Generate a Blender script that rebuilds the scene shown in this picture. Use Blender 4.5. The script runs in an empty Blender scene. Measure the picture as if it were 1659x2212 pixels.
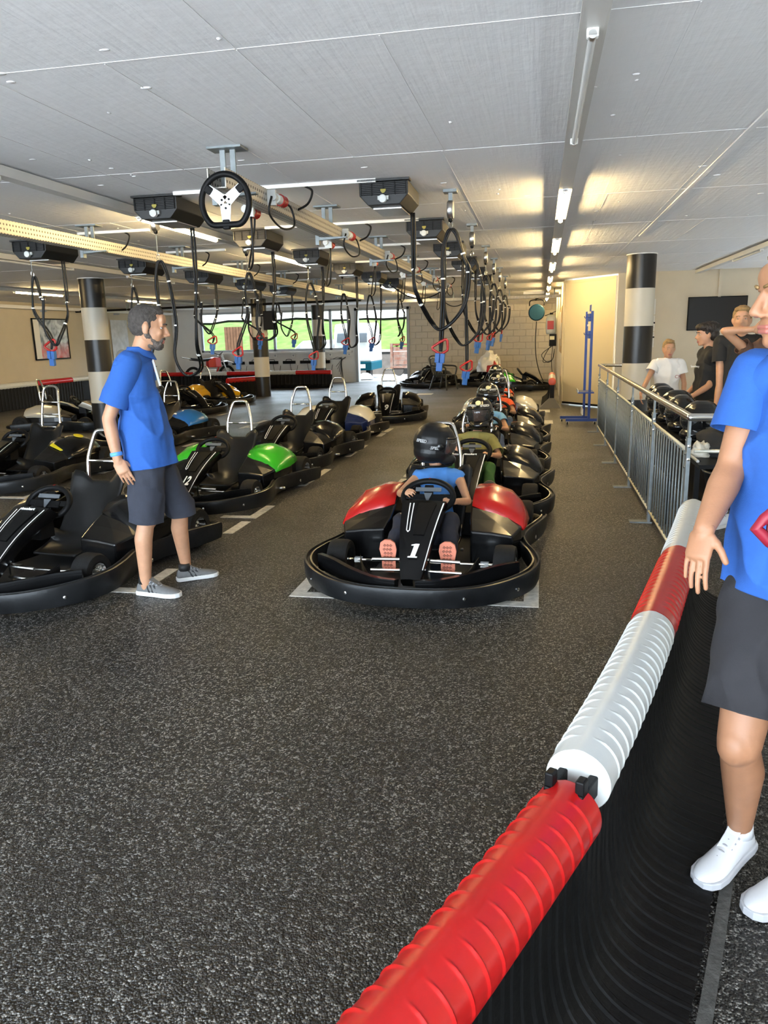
import bpy, bmesh, math, random
from math import sin, cos, pi, radians as rad, sqrt
from mathutils import Vector, Matrix, noise
random.seed(7)
S = bpy.context.scene
COL = S.collection

# ------------------------------------------------------------------ camera
def cam_axes(yaw, pitch, roll):
    f = Vector((-sin(yaw)*cos(pitch), cos(yaw)*cos(pitch), -sin(pitch)))
    r = Vector((cos(yaw), sin(yaw), 0)); u = r.cross(f)
    c, s = cos(roll), sin(roll)
    return c*r+s*u, -s*r+c*u, f
cd = bpy.data.cameras.new('camera'); camera = bpy.data.objects.new('camera', cd); COL.objects.link(camera)
r_, u_, f_ = cam_axes(.2046, .228, -.0246)
M = Matrix((r_, u_, -f_)).transposed().to_4x4(); M.translation = (0, 0, 1.51)
camera.matrix_world = M
cd.sensor_fit = 'HORIZONTAL'; cd.sensor_width = 36; cd.lens = 36*1638.6/1659; cd.clip_start = .05; cd.clip_end = 300
S.camera = camera

# ------------------------------------------------------------------ world, sun, exposure
W = bpy.data.worlds.new('sky'); S.world = W; W.use_nodes = True
bg = W.node_tree.nodes['Background']; bg.inputs[0].default_value = (.74, .87, 1, 1); bg.inputs[1].default_value = 8.0
sd = bpy.data.lights.new('sun', 'SUN'); sun = bpy.data.objects.new('sun', sd); COL.objects.link(sun)
sd.energy = 26; sd.angle = rad(2); sd.color = (1, .98, .94); sun.rotation_euler = (rad(35), rad(0), rad(-12))
S.view_settings.view_transform = 'Standard'; S.view_settings.look = 'None'
S.view_settings.gamma = 1; S.view_settings.use_curve_mapping = False
S.view_settings.exposure = 0.92
TUBE_COL, TUBE_POW = (1.0, .73, .34), 105.0
def portal(loc, rot, sx, sy):
    d = bpy.data.lights.new('daylight_opening', 'AREA'); d.shape = 'RECTANGLE'; d.size = sx; d.size_y = sy
    o = bpy.data.objects.new('daylight_opening', d); COL.objects.link(o); o.location = loc; o.rotation_euler = rot
    d.cycles.is_portal = True
portal((-4, -2.45, 1.25), (rad(90), 0, 0), 11, 2.5)
portal((-9.0, 25.75, 1.75), (rad(-90), 0, 0), 5.4, 1.4)
portal((-5.2, 25.75, 1.2), (rad(-90), 0, 0), 1.85, 2.4)

# ------------------------------------------------------------------ materials
MATS = {}
def mat(name, col=(.5, .5, .5), rough=.5, metal=0, n=0, ns=20, bump=0, bs=60, emit=0, coat=0, alpha=1, trans=0, col2=None, spec=.5, sub=0):
    if name in MATS: return MATS[name]
    m = bpy.data.materials.new(name); m.use_nodes = True; nt = m.node_tree; b = nt.nodes['Principled BSDF']
    b.inputs['Base Color'].default_value = (*col, 1); b.inputs['Roughness'].default_value = rough
    b.inputs['Metallic'].default_value = metal; b.inputs['Specular IOR Level'].default_value = spec
    b.inputs['Coat Weight'].default_value = coat; b.inputs['Coat Roughness'].default_value = .08
    if sub: b.inputs['Subsurface Weight'].default_value = sub; b.inputs['Subsurface Radius'].default_value = (.012, .005, .003)
    if emit: b.inputs['Emission Color'].default_value = (*col, 1); b.inputs['Emission Strength'].default_value = emit
    if alpha < 1: b.inputs['Alpha'].default_value = alpha
    if trans: b.inputs['Transmission Weight'].default_value = trans; b.inputs['IOR'].default_value = 1.05
    tc = nt.nodes.new('ShaderNodeTexCoord')
    if n or col2:
        t = nt.nodes.new('ShaderNodeTexNoise'); t.inputs['Scale'].default_value = ns; t.inputs['Detail'].default_value = 4
        nt.links.new(tc.outputs['Object'], t.inputs['Vector'])
        r = nt.nodes.new('ShaderNodeValToRGB'); c2 = col2 or tuple(max(0, c*(1-n)) for c in col)
        r.color_ramp.elements[0].position = .3; r.color_ramp.elements[1].position = .7
        r.color_ramp.elements[0].color = (*c2, 1); r.color_ramp.elements[1].color = (*col, 1)
        nt.links.new(t.outputs['Fac'], r.inputs['Fac']); nt.links.new(r.outputs['Color'], b.inputs['Base Color'])
    if bump:
        t = nt.nodes.new('ShaderNodeTexNoise'); t.inputs['Scale'].default_value = bs; t.inputs['Detail'].default_value = 5
        nt.links.new(tc.outputs['Object'], t.inputs['Vector'])
        bp = nt.nodes.new('ShaderNodeBump'); bp.inputs['Strength'].default_value = bump; bp.inputs['Distance'].default_value = .01
        nt.links.new(t.outputs['Fac'], bp.inputs['Height']); nt.links.new(bp.outputs['Normal'], b.inputs['Normal'])
    MATS[name] = m
    return m
def nodes_of(m): return m.node_tree, m.node_tree.nodes['Principled BSDF']

# asphalt floor: dark binder with pale stone chips
def asphalt():
    m = mat('asphalt', (.06, .056, .05), .62); nt, b = nodes_of(m); N, Lk = nt.nodes, nt.links
    tc = N.new('ShaderNodeTexCoord')
    v = N.new('ShaderNodeTexVoronoi'); v.inputs['Scale'].default_value = 170; Lk.new(tc.outputs['Object'], v.inputs['Vector'])
    n1 = N.new('ShaderNodeTexNoise'); n1.inputs['Scale'].default_value = 48; n1.inputs['Detail'].default_value = 4; n1.inputs['Roughness'].default_value = .75; Lk.new(tc.outputs['Object'], n1.inputs['Vector'])
    n2 = N.new('ShaderNodeTexNoise'); n2.inputs['Scale'].default_value = .9; n2.inputs['Detail'].default_value = 5; Lk.new(tc.outputs['Object'], n2.inputs['Vector'])
    sp = N.new('ShaderNodeSeparateColor'); Lk.new(v.outputs['Color'], sp.inputs[0])
    r1 = N.new('ShaderNodeValToRGB'); cr = r1.color_ramp; e = cr.elements          # tone of each stone chip
    e[0].position = .32; e[0].color = (.008, .0072, .006, 1); e[1].position = .98; e[1].color = (.29, .285, .27, 1); k = cr.elements.new(.72); k.color = (.026, .0235, .019, 1)
    mixn = N.new('ShaderNodeMath'); mixn.operation = 'MULTIPLY_ADD'; mixn.inputs[1].default_value = 1.9; mixn.inputs[2].default_value = -.95; Lk.new(n1.outputs['Fac'], mixn.inputs[0])
    av = N.new('ShaderNodeMath'); av.operation = 'ADD'; Lk.new(sp.outputs[0], av.inputs[0]); Lk.new(mixn.outputs[0], av.inputs[1])
    Lk.new(av.outputs[0], r1.inputs['Fac'])
    r2 = N.new('ShaderNodeValToRGB'); e = r2.color_ramp.elements
    e[0].position = .3; e[0].color = (.55, .55, .56, 1); e[1].position = .72; e[1].color = (1.2, 1.15, 1.08, 1)
    Lk.new(n2.outputs['Fac'], r2.inputs['Fac'])
    mx = N.new('ShaderNodeMix'); mx.data_type = 'RGBA'; mx.blend_type = 'MULTIPLY'; mx.inputs[0].default_value = 1
    Lk.new(r1.outputs['Color'], mx.inputs[6]); Lk.new(r2.outputs['Color'], mx.inputs[7]); Lk.new(mx.outputs[2], b.inputs['Base Color'])
    rr = N.new('ShaderNodeMapRange'); rr.inputs[1].default_value = .35; rr.inputs[2].default_value = .7; rr.inputs[3].default_value = .33; rr.inputs[4].default_value = .5
    Lk.new(n2.outputs['Fac'], rr.inputs[0]); Lk.new(rr.outputs[0], b.inputs['Roughness'])
    ad = N.new('ShaderNodeMath'); ad.operation = 'SUBTRACT'; Lk.new(n1.outputs['Fac'], ad.inputs[0]); Lk.new(v.outputs['Distance'], ad.inputs[1])
    bp = N.new('ShaderNodeBump'); bp.inputs['Strength'].default_value = .9; bp.inputs['Distance'].default_value = .007
    Lk.new(ad.outputs[0], bp.inputs['Height']); Lk.new(bp.outputs['Normal'], b.inputs['Normal'])
    return m
def concrete_ceiling():
    m = mat('ceiling_paint', (.82, .82, .82), .8); nt, b = nodes_of(m); N, Lk = nt.nodes, nt.links
    tc = N.new('ShaderNodeTexCoord'); mp = N.new('ShaderNodeMapping'); mp.inputs['Scale'].default_value = (30, 1.2, 1); Lk.new(tc.outputs['Object'], mp.inputs['Vector'])
    a = N.new('ShaderNodeTexNoise'); a.inputs['Scale'].default_value = 1; a.inputs['Detail'].default_value = 6; Lk.new(mp.outputs[0], a.inputs['Vector'])
    c = N.new('ShaderNodeTexNoise'); c.inputs['Scale'].default_value = 14; c.inputs['Detail'].default_value = 8; Lk.new(tc.outputs['Object'], c.inputs['Vector'])
    ad = N.new('ShaderNodeMath'); ad.operation = 'ADD'; Lk.new(a.outputs['Fac'], ad.inputs[0]); Lk.new(c.outputs['Fac'], ad.inputs[1])
    bp = N.new('ShaderNodeBump'); bp.inputs['Strength'].default_value = .32; bp.inputs['Distance'].default_value = .012
    Lk.new(ad.outputs[0], bp.inputs['Height']); Lk.new(bp.outputs['Normal'], b.inputs['Normal'])
    d = N.new('ShaderNodeTexNoise'); d.inputs['Scale'].default_value = .7; d.inputs['Detail'].default_value = 6; Lk.new(tc.outputs['Object'], d.inputs['Vector'])
    r = N.new('ShaderNodeValToRGB'); r.color_ramp.elements[0].color = (.74, .74, .75, 1); r.color_ramp.elements[1].color = (.85, .85, .85, 1)
    Lk.new(d.outputs['Fac'], r.inputs['Fac']); Lk.new(r.outputs['Color'], b.inputs['Base Color'])
    return m
def perforated():
    m = mat('perforated_steel', (.50, .47, .40), .5, .4); nt, b = nodes_of(m); N, Lk = nt.nodes, nt.links
    tc = N.new('ShaderNodeTexCoord'); mp = N.new('ShaderNodeMapping'); mp.inputs['Scale'].default_value = (28, 28, 28); Lk.new(tc.outputs['Object'], mp.inputs['Vector'])
    sub = N.new('ShaderNodeVectorMath'); sub.operation = 'FRACTION'; Lk.new(mp.outputs[0], sub.inputs[0])
    sp = N.new('ShaderNodeSeparateXYZ'); Lk.new(sub.outputs[0], sp.inputs[0])
    def inside(sock):
        g = N.new('ShaderNodeMath'); g.operation = 'COMPARE'; g.inputs[1].default_value = .5; g.inputs[2].default_value = .2; Lk.new(sock, g.inputs[0]); return g.outputs[0]
    mu = N.new('ShaderNodeMath'); mu.operation = 'MULTIPLY'; Lk.new(inside(sp.outputs[1]), mu.inputs[0])
    ge = N.new('ShaderNodeNewGeometry'); sn = N.new('ShaderNodeSeparateXYZ'); Lk.new(ge.outputs['Normal'], sn.inputs[0]); ab = N.new('ShaderNodeMath'); ab.operation = 'ABSOLUTE'; Lk.new(sn.outputs[0], ab.inputs[0])
    gt = N.new('ShaderNodeMath'); gt.operation = 'GREATER_THAN'; gt.inputs[1].default_value = .5; Lk.new(ab.outputs[0], gt.inputs[0])
    mx = N.new('ShaderNodeMix'); Lk.new(gt.outputs[0], mx.inputs[0]); Lk.new(inside(sp.outputs[0]), mx.inputs[2]); Lk.new(inside(sp.outputs[2]), mx.inputs[3]); Lk.new(mx.outputs[0], mu.inputs[1])
    mi = N.new('ShaderNodeMix'); mi.data_type = 'RGBA'; Lk.new(mu.outputs[0], mi.inputs[0]); mi.inputs[6].default_value = (.50, .475, .42, 1); mi.inputs[7].default_value = (.07, .06, .05, 1)
    Lk.new(mi.outputs[2], b.inputs['Base Color'])
    return m
ASPH = asphalt(); CEIL = concrete_ceiling(); PERF = perforated()
WALL = mat('cream_wall', (.60, .53, .40), .7, n=.06, ns=3, bump=.08, bs=40)
WALLW = mat('white_wall', (.70, .70, .68), .7, n=.06, ns=3, bump=.08, bs=40)
BLOCK = mat('painted_block', (.58, .53, .44), .7, n=.08, ns=8, bump=.2, bs=50)
PANEL = mat('cream_panel', (.66, .56, .36), .5, n=.03, ns=2)
BLK = mat('black_gloss_plastic', (.005, .005, .0053), .2, n=.3, ns=9, bump=.02, bs=25, coat=.12, spec=.3)
BLKM = mat('black_matt_plastic', (.006, .006, .0062), .48, n=.3, ns=30, bump=.08, bs=140, spec=.14)
BUMP_ = mat('scuffed_bumper_plastic', (.006, .0062, .0066), .32, col2=(.016, .017, .018), ns=6, bump=.12, bs=30, spec=.22)
RUB = mat('tyre_rubber', (.012, .0115, .011), .75, n=.3, ns=40, bump=.15, bs=120, spec=.2)
MATR = mat('belt_rubber', (.0035, .0035, .0035), .6, n=.5, ns=15, bump=.1, bs=70, spec=.2)
CHR = mat('polished_steel', (.78, .77, .74), .16, 1)
ALU = mat('brushed_aluminium', (.62, .61, .59), .34, 1, n=.15, ns=60)
GALV = mat('galvanised_steel', (.24, .27, .28), .5, .5, n=.25, ns=18, bump=.05)
WHT = mat('white_paint', (.80, .80, .77), .5)
WPL = mat('white_plastic', (.62, .64, .62), .38, n=.06, ns=12)
MARK = mat('white_floor_paint', (.62, .60, .54), .6, n=.35, ns=30, bump=.3, bs=150)
REDP = mat('red_barrier_plastic', (.50, .008, .008), .32, n=.15, ns=10, bump=.03)
BLUEC = mat('blue_connector', (.025, .11, .34), .5)
REDH = mat('red_handle', (.40, .012, .010), .4)
CAB = mat('black_cable', (.005, .005, .005), .45, spec=.25)
BLUES = mat('blue_enamel', (.012, .045, .26), .4)
GREY = mat('grey_frame', (.34, .36, .38), .5)
BATTEN = mat('grey_batten', (.60, .59, .56), .45)
SKIN = mat('skin', (.54, .285, .165), .5, n=.12, ns=25, bump=.04, bs=180, sub=.08)
SKIN2 = mat('tanned_skin', (.52, .27, .15), .5, n=.12, ns=25, bump=.04, bs=180, sub=.08)
SKIN3 = mat('sun_tanned_skin', (.40, .19, .10), .52, n=.12, ns=25, bump=.04, bs=180, sub=.06)
LIP = mat('lips', (.42, .14, .11), .45)
EYEW = mat('eye_white', (.42, .38, .35), .3); IRIS = mat('iris', (.03, .018, .012), .2)

# ------------------------------------------------------------------ mesh helpers
def V(*a): return Vector(a[0]) if len(a) == 1 else Vector(a)
class MB:
    def __init__(s): s.v = []; s.f = []
    def add(s, vs, fs):
        k = len(s.v); s.v += [tuple(v) for v in vs]; s.f += [tuple(i+k for i in f) for f in fs]; return s
    def box(s, c, d, R=None, top=1.0):
        x, y, z = d[0]/2, d[1]/2, d[2]/2; c = V(c)
        p = [V(a*x*(top if q > 0 else 1), b*y*(top if q > 0 else 1), q*z) for a in (-1, 1) for b in (-1, 1) for q in (-1, 1)]
        if R is not None: p = [R @ q for q in p]
        return s.add([c+q for q in p], [(0,1,3,2),(4,6,7,5),(0,4,5,1),(2,3,7,6),(0,2,6,4),(1,5,7,3)])
    def hexa(s, p):   # 4 bottom then 4 top points
        return s.add(p, [(3,2,1,0),(4,5,6,7),(0,1,5,4),(1,2,6,5),(2,3,7,6),(3,0,4,7)])
    def loft(s, secs, cap=True, close=True):
        n = len(secs[0]); vs = [p for sec in secs for p in sec]; fs = []
        for i in range(len(secs)-1):
            for j in range(n if close else n-1):
                a, b = i*n+j, i*n+(j+1) % n; fs.append((a, b, b+n, a+n))
        if cap: fs += [tuple(range(n-1, -1, -1)), tuple(range((len(secs)-1)*n, len(secs)*n))]
        return s.add(vs, fs)
    def tube(s, pts, r, seg=8, closed=False, cap=True, rr=None):
        pts = [V(p) for p in pts]; n = len(pts); secs = []; up = None
        for i in range(n):
            if closed: t = pts[(i+1) % n]-pts[i-1]
            else: t = pts[min(i+1, n-1)]-pts[max(i-1, 0)]
            t.normalize()
            if up is None:
                up = V(0,0,1) if abs(t.z) < .9 else V(1,0,0)
            a = t.cross(up)
            if a.length < 1e-5: a = t.orthogonal()
            a.normalize(); b = a.cross(t); up = b
            q = rr[i] if rr else r
            secs.append([pts[i]+a*q*cos(2*pi*k/seg)+b*q*sin(2*pi*k/seg) for k in range(seg)])
        if closed: secs.append(secs[0]); cap = False
        return s.loft(secs, cap)
    def lathe(s, prof, c=(0,0,0), R=None, seg=20):   # prof (r,h) about z
        c = V(c); secs = []
        for r, h in prof:
            ring = [V(r*cos(2*pi*k/seg), r*sin(2*pi*k/seg), h) for k in range(seg)]
            secs.append([c+(R @ q if R is not None else q) for q in ring])
        return s.loft(secs)
    def prism(s, poly, h, M=None):    # poly (x,y), extrude z 0..h
        a = [V(x,y,0) for x,y in poly]; b = [V(x,y,h) for x,y in poly]
        if M is not None: a = [M @ q for q in a]; b = [M @ q for q in b]
        return s.loft([a, b])
    def grid(s, fn, nu, nv, wrap=False):
        vs = [fn(i/nu, j/nv) for i in range(nu+1) for j in range(nv+1)]; m = nv+1
        return s.add(vs, [(i*m+j, (i+1)*m+j, (i+1)*m+j+1, i*m+j+1) for i in range(nu) for j in range(nv)])
    def mesh(s, name, smooth=False, fix=True):
        me = bpy.data.meshes.new(name); me.from_pydata(s.v, [], s.f)
        if fix:
            bm = bmesh.new(); bm.from_mesh(me); bmesh.ops.recalc_face_normals(bm, faces=bm.faces); bm.to_mesh(me); bm.free()
        if smooth:
            for p in me.polygons: p.use_smooth = True
            if smooth == 'auto': me.set_sharp_from_angle(angle=rad(38))
        me.update(); return me
def obj(name, data, m=None, parent=None, loc=None, rot=None, smooth=False, bevel=0, solid=0, sub=0):
    if isinstance(data, MB): data = data.mesh(name, smooth)
    o = bpy.data.objects.new(name, data); COL.objects.link(o)
    if m is not None and data is not None:
        if not data.materials: data.materials.append(m)
        elif data.materials[0] != m:
            o.material_slots[0].link = 'OBJECT'; o.material_slots[0].material = m
    if parent: o.parent = parent
    if loc is not None: o.location = loc
    if rot is not None: o.rotation_euler = rot
    if solid:
        q = o.modifiers.new('thickness', 'SOLIDIFY'); q.thickness = solid; q.offset = -1
    if bevel:
        q = o.modifiers.new('bevel', 'BEVEL'); q.width = bevel; q.segments = 2; q.limit_method = 'ANGLE'; q.angle_limit = rad(40)
    if sub:
        q = o.modifiers.new('subdivision', 'SUBSURF'); q.levels = sub; q.render_levels = sub
    return o
def tag(o, label, cat, group=None):
    o['label'] = label; o['category'] = cat
    if group: o['group'] = group
    return o
def struct(o, label=None, cat=None):
    o['kind'] = 'structure'
    if label: o['label'] = label
    if cat: o['category'] = cat
    return o
def thing(name, label, cat, loc=(0,0,0), rz=0, group=None, rot=None):
    o = bpy.data.objects.new(name, None); COL.objects.link(o); o.location = loc; o.rotation_euler = rot or (0,0,rz)
    o.empty_display_size = .1
    return tag(o, label, cat, group)
def copy_tree(root, loc=None, rz=None, label=None):
    c = root.copy(); COL.objects.link(c)
    if loc is not None: c.location = loc
    if rz is not None: c.rotation_euler = (0,0,rz)
    if label: c['label'] = label
    for ch in list(root.children):
        d = ch.copy(); COL.objects.link(d); d.parent = c
        for g in list(ch.children):
            e = g.copy(); COL.objects.link(e); e.parent = d
    return c
def spline(pts, n=8, closed=False):
    P = [V(p) for p in pts]; out = []; m = len(P)
    for i in range(m if closed else m-1):
        if closed: a, b, c, d = P[i-1], P[i], P[(i+1) % m], P[(i+2) % m]
        else: a, b, c, d = P[max(i-1,0)], P[i], P[i+1], P[min(i+2,m-1)]
        for k in range(n):
            t = k/n
            out.append(.5*((2*b)+(c-a)*t+(2*a-5*b+4*c-d)*t*t+(3*b-a-3*c+d)*t**3))
    if not closed: out.append(P[-1])
    return out
def rotz(a): return Matrix.Rotation(a, 3, 'Z')
def rotx(a): return Matrix.Rotation(a, 3, 'X')
def roty(a): return Matrix.Rotation(a, 3, 'Y')
def text_mesh(txt, size, shear=0, thick=.0015, xs=1.0, bold=.0):
    c = bpy.data.curves.new('lettering', 'FONT'); c.body = txt; c.size = size; c.align_x = 'CENTER'; c.align_y = 'CENTER'; c.shear = shear; c.extrude = thick; c.offset = bold
    o = bpy.data.objects.new('lettering', c); COL.objects.link(o)
    dg = bpy.context.evaluated_depsgraph_get(); me = bpy.data.meshes.new_from_object(o.evaluated_get(dg))
    bpy.data.objects.remove(o); bpy.data.curves.remove(c)
    if xs != 1: me.transform(Matrix.Diagonal((xs, 1, 1, 1)))
    return me
# ------------------------------------------------------------------ structure
H = 2.55
def plane_struct(name, c, d, m, **k): return struct(obj(name, MB().box(c, d), m, **k))
floor = plane_struct('floor', (-5, 11.5, -.05), (18, 29, .1), ASPH)
ceiling = plane_struct('ceiling', (-4.5, 11.9, H+.12), (18, 29, .24), CEIL)
# formwork ridges left in the painted slab
ridge_x = MB().box((0,0,0), (18, .005, .0016)).mesh('ridge_x'); ridge_y = MB().box((0,0,0), (.005, 1.79, .002)).mesh('ridge_y')
for k in range(13):
    obj('formwork_ridge', ridge_x, CEIL, ceiling, (-4.5+random.uniform(-.02,.02), -.66+1.8*k+random.uniform(-.02,.02), H-.001))
rx = random.Random(3)
for k in range(9):
    for j in range(-12, 9):
        if rx.random() < .62:
            obj('formwork_ridge', ridge_y, CEIL, ceiling, (-.05+.535*j+rx.uniform(-.015,.015), .24+1.8*k, H-.0015), (0, 0, rx.uniform(-.006,.006)))
lump = MB().lathe([(.001,-.006),(.016,-.005),(.026,0)], seg=9).mesh('paint_lump', True)
for k in range(90):
    o = obj('paint_lump', lump, CEIL, ceiling, (rx.uniform(-5,2.2), rx.uniform(1.6,9), H)); o.scale = (rx.uniform(.3,1.2), rx.uniform(.3,.9), rx.uniform(.4,1.1))
# ceiling control strip on the right
obj('joint_strip', MB().box((0,0,0), (.035, 9, .01)), CEIL, ceiling, (1.08, 5.0, H-.004))

# left wall
wall_left = plane_struct('wall_left', (-12.9, 11.9, H/2), (.2, 29, H), WALL)
# back wall with window and doorway
YB = 25.6
wb = struct(obj('wall_back', None))
def wb_piece(name, x0, x1, z0, z1, m=WALLW): return obj(name, MB().box(((x0+x1)/2, YB+.12, (z0+z1)/2), (x1-x0, .24, z1-z0)), m, wb)
wb_piece('wall_section', -12.8, -11.75, 0, H); wb_piece('sill_wall', -11.75, -6.15, 0, 1.08); wb_piece('lintel', -11.75, -4.3, 2.44, H)
wb_piece('pier', -6.36, -6.13, 1.08, 2.44); wb_piece('block_backing', -4.3, .6, 0, H, mat('mortar', (.55, .50, .42), .8))
blk = MB().box((0,0,0), (.392, .05, .192)).mesh('block'); 
for r in range(12):
    z = .105+r*.2
    for c in range(13):
        x = -4.08+.4*c+(.2 if r % 2 else 0)
        if x > .62: continue
        if r % 2 and c == 0:
            o = obj('block', blk, BLOCK, wb, (-4.19, YB-.008+random.uniform(-.002,.002), z), bevel=.006); o.scale.x = .5
        obj('block', blk, BLOCK, wb, (x, YB-.008+random.uniform(-.002,.002), z), bevel=.006)
obj('top_course', MB().box((-1.85, YB-.006, 2.475), (4.9, .05, .14)), BLOCK, wb)
# window
win = struct(obj('window_1', None))
fr = MB()
X0, X1, Z0, Z1 = -11.75, -6.36, 1.08, 2.44
GL = mat('window_glass', (.93, .97, .97), .02, trans=1)
for z in (Z0+.035, Z1-.035): obj('window_frame', MB().box(((X0+X1)/2, YB+.06, z), (X1-X0, .09, .07)), GREY, win)
for x in (X0+.035, -9.03, -7.02, X1-.035): obj('mullion', MB().box((x, YB+.06, (Z0+Z1)/2), (.08, .09, Z1-Z0)), GREY, win)
for a, b in ((X0, -9.03), (-9.03, -7.02), (-7.02, X1)): obj('pane', MB().box(((a+b)/2, YB+.07, (Z0+Z1)/2), (b-a-.08, .008, Z1-Z0-.14)), GL, win)
obj('window_sill', MB().box(((X0+X1)/2, YB-.06, Z0-.05), (X1-X0+.2, .2, .06)), WALLW, win)
# doorway frame
door = struct(obj('door_1', None))
for x in (-6.10, -4.33): obj('door_jamb', MB().box((x, YB+.05, 1.22), (.09, .3, 2.44)), GREY, door)
obj('door_head', MB().box((-5.2, YB+.05, 2.40), (1.9, .3, .09)), GREY, door)
# front wall far behind the camera, open for daylight
wf = struct(obj('wall_front', None))
obj('wall_section', MB().box((-11.2, -2.55, H/2), (3.4, .2, H)), WALL, wf); obj('wall_section', MB().box((3.0, -2.55, H/2), (3, .2, H)), WALL, wf)
struct(obj('ground_forecourt', MB().box((-4, -16, -.06), (50, 26.8, .1)), mat('pale_forecourt', (.58,.59,.60), .85, n=.12, ns=2)))
# right side: partition returning at the back, angled sliding panel, wall beside the track
wr = struct(obj('wall_right', MB().box((.53, 21.2, H/2), (.16, 9.0, H)), WALL))
plane_struct('wall_right_outer', (4.3, 6.5, H/2), (.2, 18.2, H), WALL)
wp = struct(obj('wall_partition', MB().box((2.85, 15.45, H/2), (2.9, .12, H)), WALL))
for x in (2.11, 3.22): obj('panel_joint', MB().box((x, 15.385, H/2), (.03, .012, H)), WALL, wp)
obj('cable_duct', MB().box((3.18, 15.36, 2.25), (.05, .05, .6)), WALL, wp)
a, b = V(.47, 16.72, 0), V(1.42, 15.55, 0); d = b-a; ang = math.atan2(d.y, d.x)
pn = struct(obj('wall_panel', MB().box((0,0,0), (d.length, .08, H-.06)), PANEL, None, ((a.x+b.x)/2, (a.y+b.y)/2, H/2), (0,0,ang)))
obj('panel_frame', MB().box((d.length/2-.03, -.045, 0), (.05, .03, H-.06)), PANEL, pn); obj('panel_frame', MB().box((-d.length/2+.03, -.045, 0), (.05, .03, H-.06)), PANEL, pn)
obj('panel_frame', MB().box((0, -.045, H/2-.06), (d.length-.1, .03, .05)), PANEL, pn); obj('kick_strip', MB().box((0, -.045, -H/2+.05), (d.length-.1, .02, .04)), BLKM, pn)

# painted bay marks on the floor
def mark(x0, x1, y0, y1): obj('bay_marking', MB().box(((x0+x1)/2, (y0+y1)/2, .0015), (abs(x1-x0), abs(y1-y0), .003)), MARK, floor)
def bay(xl, xr, y, rear=True):
    w = .085
    mark(xr-w, xr, y, y+.5); mark(xr-.33, xr-w, y, y+w); mark(xl, xl+w, y, y+.5); mark(xl+w, xl+.33, y, y+w)
    if rear:
        mark(xr-w, xr, y+1.45, y+1.85); mark(xl, xl+w, y+1.45, y+1.85)
for k in range(5): bay(-1.45, .02, 4.12+1.97*k)
for k in range(6): bay(-3.86, -2.38, 4.05+1.97*k)
for k in range(4): bay(-6.5, -5.05, 6.6+2.2*k)
mark(-5.05, -3.86, 12.55, 12.64)
for x, y in ((-2.95, 19.6), (.0, 15.0), (.03, 13.1)): mark(x-.2, x+.2, y, y+.5)
# kerb seam where the outer floor begins, right of the barrier
# ------------------------------------------------------------------ striped round columns
BANDB = mat('black_column_paint', (.012, .012, .012), .35); BANDW = mat('cream_column_paint', (.60, .56, .46), .4)
def column(label, x, y):
    t = thing('column', label, 'column', (x, y, 0), group='striped round columns')
    for k in range(5):
        z0, z1 = .52*k, min(.52*(k+1), H)
        obj('painted_band', MB().lathe([(.2015, z0), (.2015, z1)], seg=40), BANDB if k % 2 == 0 else BANDW, t, smooth='auto')
    obj('collar', MB().lathe([(.21, H-.012), (.21, H)], seg=40), WHT, t, smooth='auto')
    return t
column('round black and cream banded column behind the man in blue', -7.31, 11.86)
c = column('round black and cream banded column behind the steel railing', 1.372, 11.76)
for z in (1.62, 1.42): obj('cable_clip', MB().box((.21, 0, z-.02), (.03, .02, .02)), BLKM, c)
column('round banded column in the middle beside the yellow kart', -7.33, 19.67)
column('farthest round banded column, directly before the window', -7.2, 24.75)

# ------------------------------------------------------------------ fluorescent tube lines
LITM = mat('lit_tube', TUBE_COL, .4, emit=TUBE_POW); OFFM = mat('unlit_tube', (.72, .73, .72), .25)
def light_line(label, x, y0, y1, tubes, z=H):
    t = thing('light_channel', label, 'ceiling rail', (x, y0, z-.012))
    obj('channel', MB().box((0, (y1-y0)/2, -.03), (.075, y1-y0, .06)), BATTEN, t)
    obj('edge_lip', MB().box((-.041, (y1-y0)/2, -.055), (.008, y1-y0, .012)), BATTEN, t); obj('edge_lip', MB().box((.041, (y1-y0)/2, -.055), (.008, y1-y0, .012)), BATTEN, t)
tube_bm = MB().lathe([(.0135, 0), (.0135, 1.5)], R=rotx(-pi/2), seg=12).mesh('tube', 'auto')
hold_bm = MB().box((0, 0, 0), (.04, .03, .055)).mesh('holder'); cap_bm = MB().lathe([(.0145, 0), (.0145, .03)], R=rotx(-pi/2), seg=12).mesh('end_cap')
def fluor(label, x, y, lit, z=H-.06, ln=1.5, group='fluorescent tubes'):
    t = thing('fluorescent_lamp', label, 'lamp', (x, y, z), group=group)
    o = obj('tube', tube_bm, LITM if lit else OFFM, t, (0, 0, -.03)); o.scale.y = ln/1.5
    for q in (-.01, ln-.02):
        obj('holder', hold_bm, WHT, t, (0, q+.01, -.012), bevel=.006); obj('end_cap', cap_bm, ALU, t, (0, q-.005, -.03))
light_line('long grey lighting channel on the ceiling above the railing aisle', .145, -1.5, 24.8, 0)
R_L = ['unlit fluorescent tube nearest the camera on the right-hand ceiling channel', 'nearest glowing tube on the right-hand ceiling channel', 'second glowing tube on the right-hand ceiling channel', 'third glowing tube on the right-hand ceiling channel', 'fourth glowing tube on the right-hand ceiling channel', 'fifth glowing tube on the right-hand ceiling channel', 'sixth glowing tube on the right-hand ceiling channel', 'farthest glowing tube on the right-hand ceiling channel']
for k, l in enumerate(R_L): fluor(l, .145, 2.88+2.93*k, k > 0)
light_line('long grey lighting channel over the left kart row', -3.15, -1.5, 22, 0)
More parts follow.
